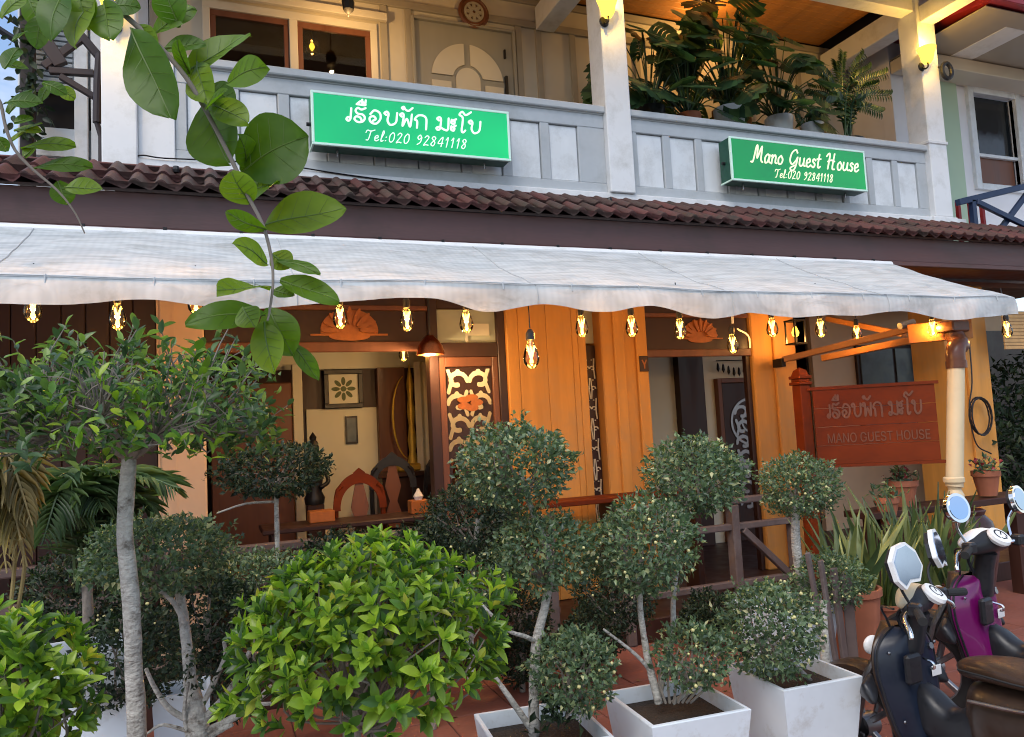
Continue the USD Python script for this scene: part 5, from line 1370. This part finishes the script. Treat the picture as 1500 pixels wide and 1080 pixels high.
# sansevieria pots
SG = 'pots of tall sansevieria by the entrance'
for i, (pxx, pyy, Y, n, hh, m, lab) in enumerate(((1290, 880, 4.0, 34, .66, m_clay, 'sansevieria in a pot beneath the wooden sign, under its finial end'), (1350, 860, 4.1, 36, .72, m_clay, 'sansevieria with upright striped leaves behind the speedometer of the black scooter'),
                                                  (1405, 870, 3.9, 22, .6, m_darkjar, 'sansevieria beside the round mirror scooter and the dark jar'), (1245, 860, 3.8, 18, .5, m_clay, 'small arching striped plant behind the two tier topiary'))):
    b = px(pxx, pyy, Y)
    t = thing('sansevieria', lab, 'potted plant', (b[0], b[1], 0), SG)
    top = max(b[2], .2)
    part(t, 'pot', lathe([(0, 0), (.13, 0), (.17, top * .9), (.185, top * .92), (.185, top), (.165, top), (.15, top * .9), (0, top * .9)], (b[0], b[1], 0), 20), m, 35)
    for k in range(n):
        a = k * 2.4; r0 = rng.uniform(.02, .10)
        base = np.array([b[0] + r0 * math.cos(a), b[1] + r0 * math.sin(a), top * .9])
        lean = np.array([math.cos(a), math.sin(a), 0]) * rng.uniform(.06, .26)
        tip = base + lean + [0, 0, hh * rng.uniform(.65, 1.1)]
        nrm = np.array([math.cos(a + rng.normal()), math.sin(a + rng.normal()), .2])
        y_ = tip - base; Lr = np.linalg.norm(y_); y_ /= Lr
        z_ = unit(nrm - y_ * (nrm @ y_)); x_ = np.cross(y_, z_)
        Vv = []
        for u in np.linspace(0, 1, 8):
            w_ = .026 * (1 - u ** 3) * (.7 + .6 * u * (1 - u) * 2) + .001
            for s in (-1, 0, 1):
                Vv.append(base + y_ * u * Lr + x_ * s * w_ + z_ * (.008 * abs(s)) + lean * .35 * u * u + x_ * .01 * math.sin(u * 7 + k))
        Ff = []
        for r_ in range(7):
            for c_ in range(2):
                q0 = r_ * 3 + c_
                Ff += [[q0, q0 + 1, q0 + 4], [q0, q0 + 4, q0 + 3]]
        part(t, 'leaf', (np.array(Vv), np.array(Ff)), m_lf_sans, True)
q = px(1412, 765, 4.3)
t = thing('dark_jar', 'large dark glazed water jar behind the purple scooter', 'jar', (q[0], q[1], 0))
part(t, 'body', lathe([(0, 0), (.12, 0), (.17, .25), (.215, .48), (.22, .60), (.19, .72), (.14, .77), (.155, .80), (.14, .81), (.12, .77), (0, .74)], (q[0], q[1], 0), 28), m_darkjar, 35)
for pxx, pyy, Y, r, lab in ((1322, 720, 4.7, .11, 'terracotta pot with red flowers under the wooden sign'), (1445, 705, 4.6, .10, 'terracotta pot with red flowers behind the round mirror'), (1300, 745, 4.6, .08, 'small terracotta pot beside the sansevieria')):
    b = px(pxx, pyy, Y)
    t = thing('flower_pot', lab, 'flower pot', (b[0], b[1], b[2] - .1), 'terracotta pots on the entrance ledge')
    part(t, 'pot', lathe([(0, -.12), (r * .7, -.12), (r, .04), (r * 1.12, .045), (r * 1.12, .09), (r * .95, .09), (r * .9, .03), (0, .03)], b, 16), m_clay, 35)
    tag(part(t, 'leaves', leaves(b + [0, 0, .1] + rng.normal(size=(60, 3)) * [.06, .06, .04], sph(60) + [0, 0, .6], sph(60) + [0, 0, 1], .07, .4), m_lf_top), kind='stuff')
    if 'red' in lab:
        tag(part(t, 'flowers', leaves(b + [0, 0, .15] + rng.normal(size=(24, 3)) * [.05, .05, .03], sph(24), sph(24), .035, .9), m_redpaint), kind='stuff')
q0, q1 = px(1322, 720, 4.7), px(1445, 705, 4.6)
t = thing('entrance_ledge', 'dark plant ledge under the terracotta flower pots', 'ledge', (q0[0], q0[1], 0))
part(t, 'board', bar(q0 + [-.5, .0, -.15], q1 + [.5, 0, -.15], .3, .05), m_darkwood)
for q in (q0 + [-.35, 0, 0], q1 + [.3, 0, 0]):
    part(t, 'leg', box(q[0] - .05, q[0] + .05, q[1] - .05, q[1] + .05, 0, q[2] - .18), m_darkwood)
t = thing('timber_offcuts', 'grey brown timber slats leaning together behind the third planter', 'timber', (2.9, 3.3, 0))
for k in range(4):
    b = px(1222 + k * 14, 985, 3.25)
    part(t, 'slat', bar((b[0], 3.25 + .02 * k, 0), (b[0] - .05 + .02 * k, 3.32, .86 - .05 * k), .055, .02), m_rail)

# ================================================================== BALCONY PLANTS
part(H, 'plant_shelf', box(3.75, 7.4, 6.16, 6.62, 4.395, 4.435, .005), m_white)


def monstera(base, n, h, spread, size, label, potr, poth, potm, group='potted foliage plants on the balcony rail'):
    base = np.asarray(base, float)
    t = thing('monstera_plant', label, 'potted plant', base, group)
    part(t, 'pot', lathe([(0, .0), (potr * .78, 0), (potr, poth), (potr * .98, poth + .01), (potr * .92, poth), (potr * .9, poth - .05), (0, poth - .05)], base, 22), potm, 35)
    for k in range(n):
        a = k * 2.4 + rng.random(); el_ = rng.uniform(.12, 1.5)
        tip = base + [0, 0, poth] + np.array([math.cos(a) * spread * math.sin(el_ * 1.5), math.sin(a) * spread * .75 * math.sin(el_ * 1.5), h * (1.15 - .75 * el_) * rng.uniform(.7, 1.1)])
        st = [base + [rng.normal() * .02, rng.normal() * .02, poth - .04], (base + [0, 0, poth] + tip) / 2 + [0, 0, .08], tip]
        part(t, 'stem', tube(st, [.008, .005], 5, 4), m_lf_mon)
        y = unit(np.array([math.cos(a), math.sin(a) - .35, -.55 + rng.normal() * .25])); L = size * rng.uniform(.7, 1.2)
        z = unit(np.array([math.cos(a) * .2, -.8, .55]) + rng.normal(size=3) * .25); z = unit(z - y * (z @ y)); x = np.cross(y, z)
        # heart outline with deep side slots
        m_ = []
        nl = 6
        for sgn in (1, -1):
            for i in range(nl):
                u0, u1 = i / nl, (i + .62) / nl
                wv = lambda u: .56 * math.sin(math.pi * min(.22 + u * .78, 1)) ** .7
                f0, f1 = u0 - .10, u1 + .02
                pts = [(0, u0 * .92), (0, u1 * .92 + .03), (sgn * wv(u1), f1 + .10 + .05 * i / nl), (sgn * wv(u0) * 1.0, f0 + .13)]
                poly = [base * 0 + tip + x * (pxx * L) + y * ((pyy - .05) * L) + z * (-.10 * L * (abs(pxx) ** 1.5) * 2 - .12 * L * pyy * pyy) for pxx, pyy in pts]
                m_.append((np.array(poly), np.array([[0, 1, 2], [0, 2, 3]] if sgn < 0 else [[0, 2, 1], [0, 3, 2]])))
        part(t, 'leaf', join(m_), m_lf_mon)
    return t


potz = 4.436
for (pxx, n, h, sp, size, pr, ph, pm, lab) in ((955, 34, .95, .50, .30, .15, .30, m_black, 'monstera in a dark pot next to the middle balcony pillar'), (1010, 32, 1.0, .46, .30, .13, .28, m_clay, 'tall monstera with deeply cut leaves, second from the middle pillar'),
                                         (1070, 50, 1.12, .52, .31, .165, .40, m_planter, 'tallest monstera in a large white pot above the green sign'), (1142, 44, .85, .52, .29, .15, .37, m_planter, 'monstera in the middle white pot with one huge fan leaf')):
    q = px(pxx, 190, 6.38)
    monstera((q[0], 6.38, potz), n, h, sp, size, lab, pr, ph, pm)
q = px(1190, 190, 6.36)
t = thing('white_pot', 'small white pot last in the row of balcony pots', 'pot', (q[0], 6.36, potz), 'potted foliage plants on the balcony rail')
part(t, 'pot', lathe([(0, 0), (.10, 0), (.125, .34), (.12, .345), (.11, .33), (0, .30)], (q[0], 6.36, potz), 22), m_planter, 35)
part(t, 'leaves', leaves(np.array([q[0], 6.36, potz + .40]) + rng.normal(size=(40, 3)) * [.08, .06, .05], sph(40) + [0, 0, .5], sph(40) + [0, 0, 1], .10, .4, _LEAF10), m_lf_mon, True)
q = px(1240, 190, 6.4)
t = thing('zz_plant', 'feathery arching plant with small dark leaflets before the bright side opening', 'potted plant', (q[0], 6.4, potz), 'potted foliage plants on the balcony rail')
part(t, 'pot', lathe([(0, 0), (.14, 0), (.18, .22), (.17, .225), (.16, .2), (0, .19)], (q[0], 6.4, potz), 20), m_black, 35)
for (a, b, dy) in ((1298, 108, 0), (1265, 80, .1), (1303, 140, -.1), (1225, 92, .1), (1205, 115, 0), (1290, 165, -.1), (1185, 130, .1), (1250, 120, -.15), (1275, 100, .15), (1215, 140, -.1), (1235, 78, 0), (1195, 95, .05), (1262, 148, -.15), (1285, 125, .05)):
    e = px(a, b, 6.4 + dy); bs = np.array([q[0] + rng.normal() * .04, 6.4, potz + .2])
    mid = (bs + e) / 2 + np.array([(bs[0] - e[0]) * .15, 0, .22])
    sp_ = spline([bs, mid, e], 12)
    st = part(t, 'stem', tube(sp_, [.009, .004], 5), m_lf_mon)
    P, D, N, S = [], [], [], []
    tg = np.gradient(sp_, axis=0)
    for i in range(5, len(sp_)):
        tt = unit(tg[i]); sd = unit(np.cross(tt, [0, 1, .3]))
        for s in (-1, 1):
            P.append(sp_[i]); D.append(unit(sd * s + tt * .6)); N.append(np.array([0, -1, .5])); S.append(.085)
    part(st, 'leaflets', leaves(P, D, N, S, .42, _LEAF10), m_lf_mon, True)
for a in (1050, 1098):
    q = px(a, 170, 6.5)
    t = thing('bamboo_stake', 'orange timber stake between the balcony pots, %s' % ('beside the tallest monstera' if a < 1075 else 'beside the middle white pot'), 'stake', (q[0], 6.5, 4.436))
    part(t, 'stake', box(q[0] - .03, q[0] + .03, 6.5, 6.55, 4.436, 4.436 + .45, .006), m_beam)

# ================================================================== NEIGHBOURS
gh = t = thing('green_house', 'pale green neighbouring house with a dark window and blue railing', 'house', (9.5, 6.8, 0))
part(t, 'wall', join([box(8.0, 9.40, 6.8, 6.95, 3.2, 6.4), box(10.20, 14, 6.8, 6.95, 3.2, 6.4), box(9.40, 10.20, 6.8, 6.95, 3.2, 4.45), box(9.40, 10.20, 6.8, 6.95, 5.75, 6.4)]), m_palewall)
part(t, 'corner_strip', box(8.62, 9.10, 6.76, 6.799, 3.2, 5.86), m_green)
w = part(t, 'window', join([box(9.30, 9.40, 6.75, 6.85, 4.40, 5.80, .006), box(10.20, 10.30, 6.75, 6.85, 4.40, 5.80, .006), box(9.40, 10.20, 6.75, 6.85, 5.70, 5.80, .006), box(9.40, 10.20, 6.75, 6.85, 4.40, 4.48, .006)]), m_panel)
part(w, 'pane', box(9.40, 10.20, 6.86, 6.87, 4.48, 5.70), m_glassdark)
part(w, 'curtain_half', box(9.44, 10.16, 6.845, 6.858, 4.5, 4.86), m_midwood)
part(w, 'mid_rail', box(9.40, 10.20, 6.80, 6.855, 4.86, 4.90), m_panel)
part(t, 'roof', loft([np.array([[7.97, 5.4, 5.97], [7.97, 5.4, 6.08], [7.97, 8.5, 7.2], [7.97, 8.5, 6.5]]), np.array([[15, 5.4, 5.97], [15, 5.4, 6.08], [15, 8.5, 7.2], [15, 8.5, 6.5]])]), m_redpaint)
for x in (8.85, 10.4):
    part(t, 'rafter_end', box(x - .19, x + .19, 5.75, 6.79, 5.95, 6.32 - .1, .008), m_white)
part(t, 'eave_beam', box(8.0, 14, 6.45, 6.79, 5.78, 5.94, .006), m_cream)
part(t, 'slab', box(8.0, 14, 5.98, 6.79, 3.15, 3.45), m_palewall)
t = thing('blue_railing', 'dark blue timber railing with crossed braces on the green house balcony', 'railing', (8.5, 5.9, 3.5))
part(t, 'top_rail', bar((7.78, 5.9, 3.86), (10.2, 5.9, 4.42), .06, .07), m_blue)
part(t, 'post', box(7.98, 8.04, 5.87, 5.93, 3.45, 3.90, .004), m_blue)
part(t, 'post', box(8.95, 9.02, 5.87, 5.93, 3.45, 4.15, .004), m_blue)
part(t, 'brace', bar((8.05, 5.88, 3.88), (9.3, 5.88, 3.50), .045, .06), m_blue)
part(t, 'brace', bar((8.40, 5.92, 3.55), (9.1, 5.92, 4.16), .045, .06), m_blue)
for x in (8.2, 8.4, 8.6):
    part(t, 'baluster', box(x - .02, x + .02, 6.2, 6.24, 3.45, 4.0), m_redpaint)

part(gh, 'return_wall', box(8.0, 8.1, 6.951, 11, 3.2, 6.4), m_palewall)
part(gh, 'soffit', box(8.0, 14, 5.5, 6.79, 5.955, 5.965), m_batten)
part(gh, 'eave_board', box(7.97, 14, 5.36, 5.398, 5.96, 6.10, .005), m_redpaint)
t = thing('side_house', 'grey louvred corner of the next house seen between the branch leaves', 'house', (-1.1, 7.2, 0))
part(t, 'wall', join([box(-1.42, -.70, 7.1, 7.2, 0, 3.95), box(-1.42, -.70, 7.1, 7.2, 4.06, 4.30), box(-1.42, -.70, 7.1, 7.2, 4.62, 6.2)]), m_panel)
part(t, 'louvre', join([box(-1.40, -1.02, 7.06, 7.12, 4.64 + k * .045, 4.668 + k * .045) for k in range(24)]), m_trim)
part(t, 'dark_opening', box(-1.42, -.70, 7.16, 7.22, 3.9, 4.7), m_dark)
part(t, 'corner_board', join([box(-1.0, -.90, 7.0, 7.098, 3.3, 6.2, .005), box(-.88, -.78, 7.02, 7.098, 3.3, 6.2, .005)]), m_white)
t = thing('timber_post', 'dark leaf covered timber post beside the strip of sky', 'post', (-1.30, 6.9, 0))
part(t, 'post', box(-1.37, -1.27, 6.9, 7.0, 0, 6.6, .01), m_greenpost)
n = 240
tag(part(t, 'creeper', leaves(np.stack([rng.normal(-1.28, .07, n), rng.normal(6.85, .05, n), rng.uniform(4.1, 5.9, n)], 1), sph(n) + [0, 0, -.5], sph(n) + [0, -1, .5], .085, .5, _LEAF10), m_lf_dark, True), kind='stuff')
t = thing('roof_bracket', 'dark timber eave bracket with diagonal struts next to the drainpipe', 'bracket', (-.95, 6.5, 4.6))
A = lambda a, b: px(a, b, 6.6)
for p_, q_, w in (((64, 98), (118, 58), .055), ((72, 104), (138, 108), .05), ((88, 112), (138, 142), .045), ((100, 30), (144, 82), .06)):
    part(t, 'strut', bar(A(*p_), A(*q_), .05, w), m_bracket)
part(t, 'block', bar(A(66, 60), A(90, 96), .06, .10), m_bracket)
t = thing('down_pipe', 'dark thin rainwater pipe beside the corner balcony pillar', 'pipe', (-.78, 6.3, 3.6))
part(t, 'pipe', tube([px(146, 80, 6.4), px(143, 120, 6.4), px(142, 180, 6.4)], .030, 10), m_bracket)
part(t, 'lower_pipe', tube([px(142, 180, 6.4), px(148, 200, 6.4), px(148, 246, 6.4)], .020, 8), m_bracket)
t = thing('overhead_wire', 'thin black overhead wires crossing the strip of sky', 'wire', (-3, 9, 5))
part(t, 'wire', tube([px(-80, -40, 9), px(12, 28, 9), px(60, 60, 9)], .012, 4), m_black)
part(t, 'wire', tube([px(-60, 0, 8), px(0, 45, 8), px(48, 75, 8)], .035, 5), m_black)

# ================================================================== SCOOTERS
def ell(c, r, n=14, tilt=None):
    s = trimesh.creation.icosphere(2, 1.0)
    return xf((s.vertices * np.asarray(r), s.faces), tilt, c)


def hullm(pts):
    ic = trimesh.creation.icosphere(1, .024).vertices
    h = trimesh.Trimesh((np.asarray(pts, float)[:, None] + ic[None]).reshape(-1, 3), process=False).convex_hull
    h = manifold3d.Manifold(manifold3d.Mesh(np.asarray(h.vertices, np.float32), np.asarray(h.faces, np.uint32))).refine_to_length(.035).to_mesh()
    m = trimesh.Trimesh(h.vert_properties[:, :3], h.tri_verts, process=True)
    trimesh.smoothing.filter_taubin(m, lamb=.5, nu=.51, iterations=14)
    return np.array(m.vertices), np.array(m.faces)


def section(pts2d, x0, x1, bulge=.0):    # side profile (y, z) swept across x with a softened edge
    s = Polygon(pts2d).buffer(.02, 4).buffer(-.005, 4)
    m = join([extr(s.buffer(-.012), (x0, 0, 0), (0, 1, 0), (0, 0, 1), .012 if x1 > x0 else .012), extr(s, (x0 + .012, 0, 0), (0, 1, 0), (0, 0, 1), (x1 - x0) - .024), extr(s.buffer(-.012), (x1 - .012, 0, 0), (0, 1, 0), (0, 0, 1), .012)])
    return m


def sring(y, w, z0, z1, n=22, p=2.8):
    a = np.arange(n) * 2 * math.pi / n
    c, s_ = np.cos(a), np.sin(a)
    return np.stack([w * np.sign(c) * abs(c) ** (2 / p), np.full(n, y), (z0 + z1) / 2 + (z1 - z0) / 2 * np.sign(s_) * abs(s_) ** (2 / p)], 1)


def sloft(secs, p=2.8, k=5):     # smooth body through (y, half width, bottom, top) sections
    S = spline(secs, k)
    return loft([sring(*q, p=p) for q in S])


def shield_rings(secs, th, bulge):
    out = []
    for z, w, y0 in spline(secs, 4):
        u = np.linspace(-1, 1, 15)
        back = np.stack([u * w, y0 + .075 * u * u - .018 * np.exp(-(u / .12) ** 2) + .012 * np.cos(u * 6.3), np.full(15, z)], 1)
        frt = np.stack([u[::-1] * w, y0 + .075 * u * u + th + bulge * (1 - u[::-1] ** 2), np.full(15, z)], 1)
        out.append(np.vstack([back, frt]))
    return loft(out)


def wheel(t, y, z, r):
    w = part(t, 'wheel', lathe([(.06, -.05), (.06, .05), (.05, .055), (.0, .055)], (0, y, z), 18, rotm('y', 90)), m_brushed, 30)
    tr = trimesh.creation.torus(r - .045, .047, 28, 12)
    part(w, 'tyre', xf((tr.vertices, tr.faces), rotm('y', 90), (0, y, z)), m_rubber, True)
    part(w, 'rim', lathe([(r - .09, -.025), (r - .075, -.03), (r - .075, .03), (r - .09, .025), (r - .09, -.025)], (0, y, z), 28, rotm('y', 90)), m_brushed, 30)
    for k in range(5):
        a = k * 1.2566
        part(w, 'spoke', bar((0, y + .05 * math.cos(a), z + .05 * math.sin(a)), (0, y + (r - .085) * math.cos(a), z + (r - .085) * math.sin(a)), .03, .03), m_brushed)


def scooter(label, loc, rot, body, inner, seat, mirror_shape, grip_z=1.0, size=1.0, steer=0.0):
    t = thing('motor_scooter', label, 'motor scooter', loc, 'parked motor scooters', None, rot)
    main, body = body, (m_black if mirror_shape == 'round' else body)
    UsdGeom.Xformable(t.prim).AddScaleOp().Set(Gf.Vec3f(size, size, size))
    wheel(t, .42, .27, .27); wheel(t, -.86, .27, .27)
    part(t, 'fork', join([tube([(s * .075, .42, .27), (s * .075, .33, .55), (s * .04, .25, .72)], .02, 8) for s in (-1, 1)]), m_brushed)
    a = np.linspace(.15, 2.6, 14)
    rings = []
    for q in a:
        c = np.array([0, .42 + .315 * math.cos(q), .27 + .315 * math.sin(q)]); o = np.array([0, math.cos(q), math.sin(q)])
        rings.append(np.array([c + np.array([.075, 0, 0]) - o * .05, c + np.array([.07, 0, 0]), c + o * .02 + [.03, 0, 0], c + o * .02 + [-.03, 0, 0], c + np.array([-.07, 0, 0]), c + np.array([-.075, 0, 0]) - o * .05]))
    part(t, 'front_fender', loft(rings), body, 40)
    # leg shield: two lobes facing the rider, cowl at the front
    SEC = [(.26, .085, .0), (.34, .15, .015), (.48, .19, .035), (.62, .215, .055), (.73, .205, .065), (.80, .15, .07), (.84, .06, .075)]
    part(t, 'leg_shield', shield_rings(SEC, .02, .0), inner, 50)
    part(t, 'front_cowl', shield_rings([(z_, w_ * .97, y_ + .022) for z_, w_, y_ in SEC], .02, .15), body, 50)
    part(t, 'glove_box', xf(box(-.15, -.045, .015, .05, .60, .74, .012), None, (0, .0, 0)), m_black)
    part(t, 'bag_hook', tube([(.0, .045, .70), (.0, -.005, .69), (0, -.01, .665), (0, .01, .66)], .006, 6, 4), m_chrome)
    part(t, 'headlight', ell((0, .335, .70), (.06, .03, .05)), m_whiteplastic, True)
    part(t, 'centre_tunnel', sloft([(.10, .06, .34, .60), (.0, .085, .33, .56), (-.10, .08, .33, .50), (-.20, .10, .33, .56), (-.28, .13, .34, .66), (-.34, .12, .4, .66)]), m_black, 50)
    part(t, 'seat', sloft([(-.15, .035, .70, .735), (-.20, .085, .68, .765), (-.34, .135, .69, .79), (-.52, .152, .70, .79), (-.66, .15, .71, .80), (-.74, .142, .73, .835), (-.90, .128, .76, .86), (-1.02, .098, .785, .862), (-1.09, .04, .80, .845)], 2.5), seat, 50)
    part(t, 'seat_piping', tube([(x_ * w_, y_, z_) for x_, w_, y_, z_ in [(-1, .10, -.20, .725), (-1, .148, -.36, .742), (-1, .163, -.56, .748), (-1, .157, -.74, .778), (-1, .135, -.92, .808), (-1, .06, -1.07, .82)]], .005, 5, 5), m_rubber)
    for s in (-1, 1):
        part(t, 'side_trim', tube([(s * .165, -.28, .62), (s * .185, -.6, .66), (s * .15, -1.0, .76)], .008, 6, 4), m_brushed)
    part(t, 'tail_body', sloft([(-.22, .10, .36, .66), (-.30, .15, .35, .685), (-.48, .178, .38, .70), (-.68, .182, .45, .725), (-.90, .155, .56, .775), (-1.08, .11, .66, .81), (-1.19, .05, .72, .80)], 2.6), main, 50)
    part(t, 'grab_rail', tube([(-.13, -.80, .83), (-.15, -1.05, .90), (0, -1.16, .92), (.15, -1.05, .90), (.13, -.80, .83)], .014, 8, 4), m_black)
    part(t, 'tail_light', ell((0, -1.14, .76), (.08, .03, .04)), m_redpaint, True)
    part(t, 'engine', join([box(-.13, .13, -.60, -.32, .22, .42, .03), lathe([(0, -.16), (.09, -.16), (.11, -.1), (.11, .1), (.09, .16), (0, .16)], (0, -.46, .32), 16, rotm('y', 90))]), m_brushed)
    part(t, 'exhaust', tube([(.14, -.40, .26), (.17, -.60, .24), (.18, -.75, .30), (.18, -1.10, .40)], [.025, .03, .05, .05], 10, 4), m_brushed)
    part(t, 'swing_arm', bar((-.12, -.40, .3), (-.10, -.88, .27), .04, .08), m_black)
    part(t, 'floor_board', box(-.17, .17, -.22, .02, .27, .30, .008), m_black)
    for s in (-1, 1):     # cables, panel seams, screws
        part(t, 'brake_hose', tube([(s * .20, .03, grip_z - .01), (s * .15, .14, grip_z - .03), (s * .06, .17, grip_z - .16), (s * .05, .22, .62), (s * .07, .34, .50)], .006, 6, 5), m_black)
        part(t, 'shield_edge', tube([(s * .06, .155, .842), (s * .15, .15, .80), (s * .205, .145, .73), (s * .215, .135, .62), (s * .19, .115, .48), (s * .15, .095, .34), (s * .085, .08, .26)], .006, 6, 5), m_black)
        for q in ((s * .17, .10, .74), (s * .15, .06, .42)):
            part(t, 'screw', ell(q, (.009, .006, .009)), m_brushed)
        part(t, 'foot_peg', tube([(s * .14, -.52, .27), (s * .25, -.54, .27)], .016, 8), m_rubber)
    part(t, 'key_switch', tube([(.085, .09, .735), (.085, .055, .745)], .016, 10), m_brushed)
    part(t, 'loom', tube([(-.10, .02, grip_z), (-.06, .12, grip_z - .08), (-.02, .10, grip_z - .20), (.03, .12, .72)], .010, 6, 5), m_black)
    part(t, 'plate', box(-.08, .08, -1.19, -1.183, .60, .70, .004), m_whiteplastic)
    part(t, 'sticker', box(.06, .13, .045, .05, .60, .65, .002), m_whiteplastic)
    # handlebar
    gz = grip_z
    _S_ = rotm('z', steer)
    ST = lambda m, k=None: xf(xf(m, None, (0, -.05, 0)), _S_, (0, .05, 0))
    hpart = lambda p_, n_, m_, *k_: part(p_, n_, ST(m_), *k_)
    bar_ = hpart(t, 'handlebar', tube([(-.33, -.06, gz - .01), (-.22, -.01, gz), (-.08, .05, gz - .02), (.08, .05, gz - .02), (.22, -.01, gz), (.33, -.06, gz - .01)], .012, 8, 4), m_chrome)
    pod = [(-.185, .012, .016, 0), (-.16, .034, .036, 0), (-.11, .052, .05, .008), (-.05, .066, .062, .016), (0, .072, .066, .018), (.05, .066, .062, .016), (.11, .052, .05, .008), (.16, .034, .036, 0), (.185, .012, .016, 0)]
    aa = np.arange(18) * 2 * math.pi / 18
    pods = lambda k1, k2: loft([np.stack([np.full(18, q[0]), .045 + q[1] * k1 * np.cos(aa), gz - .01 + q[3] + q[2] * k2 * np.sin(aa)], 1) for q in spline(pod, 3)])
    hpart(bar_, 'cover', pods(1, 1), m_black, 50)
    hpart(bar_, 'cover_trim', xf(pods(.96, .75), None, (0, .022, .022)), m_cowl if mirror_shape == 'octagon' else m_whiteplastic, 50)
    hpart(bar_, 'steering_neck', tube([(0, .05, gz - .05), (0, .07, gz - .14), (0, .10, .74)], [.055, .05, .06], 12, 3), m_black, 50)
    hpart(bar_, 'speedometer', xf(lathe([(0, .012), (.045, .012), (.058, .008), (.062, -.01), (.05, -.03), (0, -.03)], n=20), rotm('x', 38), (.0, -.035, gz + .045)), m_whiteplastic, 40)
    hpart(bar_, 'dial_marking', xf(extr(unary_union([Point(0, 0).buffer(.034, 12).exterior.buffer(.004).intersection(sbox(-.05, -.02, .05, .05)), LineString([(0, 0), (.02, .018)]).buffer(.003), LineString([(-.015, -.02), (-.015, -.03), (.015, -.03), (.015, -.02)]).buffer(.003)]), (0, 0, .0121), (1, 0, 0), (0, 1, 0), .0012), rotm('x', 38), (.0, -.035, gz + .045)), m_sticker)
    for s in (-1, 1):
        hpart(bar_, 'grip', tube([(s * .24, -.02, gz), (s * .36, -.075, gz - .012)], [.019, .021], 10), m_rubber)
        hpart(bar_, 'lever', tube([(s * .20, .03, gz - .01), (s * .27, .03, gz - .03), (s * .34, -.01, gz - .07), (s * .355, -.02, gz - .10)], [.010, .012], 7, 4), m_chrome, True)
        hpart(bar_, 'switch', box(s * .21 - .03, s * .21 + .03, -.03, .03, gz - .03, gz + .03, .01), m_black)
        hpart(bar_, 'mirror_stem', tube([(s * .19, .02, gz + .01), (s * .22, .05, gz + .10), (s * .25, .03, gz + .17)], .007, 7, 4), m_black if mirror_shape == 'octagon' else m_chrome)
        if mirror_shape == 'octagon':
            out = Polygon([(-.085, -.035), (-.09, .02), (-.04, .055), (.03, .06), (.085, .03), (.105, -.015), (.06, -.05), (-.01, -.045), (-.05, -.06)])
            out = affinity.scale(out, -1.3 * s, 1.5, origin=(0, 0))
        else:
            out = Point(0, 0).buffer(.066, 16)
        R_ = rotm('z', s * 8) @ rotm('x', -12)
        o = np.array([s * .265, .02, gz + .215])
        mm = hpart(bar_, 'mirror', xf(extr(out.buffer(.012, 4), (0, .0, 0), (1, 0, 0), (0, 0, 1), .022), R_, o), m_whiteplastic if mirror_shape == 'octagon' else m_chrome, 40)
        hpart(mm, 'mirror_back', xf(extr(out, (0, .022, 0), (1, 0, 0), (0, 0, 1), .02), R_, o), m_black)
        hpart(mm, 'mirror_glass', xf(extr(out.buffer(-.004), (0, -.0221, 0), (1, 0, 0), (0, 0, 1), .003), R_, o), m_mirror)
        part(t, 'turn_signal', hullm([(s * .20, .20, .60), (s * .27, .17, .58), (s * .27, .14, .53), (s * .20, .24, .52), (s * .18, .2, .56)]), m_black, True)
    return t


scooter('black and navy scooter with angular mirrors and brown seat, nearest the planters', (2.70, 2.36, 0), 5, m_bikebrown, m_navy, m_seat, 'octagon', .98, .83, 20)
scooter('purple scooter with round chrome mirrors behind the black one', (3.58, 2.70, 0), 12, m_purple, m_purple, m_black, 'round', 1.02, .9, -8)

# a few fallen leaves on the paving
n = 70
P = np.stack([rng.uniform(.2, 3.6, n), rng.uniform(2.9, 4.9, n), np.full(n, .006)], 1)
single('fallen_leaves', leaves(P, sph(n) * [1, 1, .05], np.tile([0, 0, 1.0], (n, 1)) + rng.normal(size=(n, 3)) * .1, rng.uniform(.025, .05, n), .5), m_lf_dry, 'dry leaves scattered over the terracotta paving', 'leaves', kind='stuff')
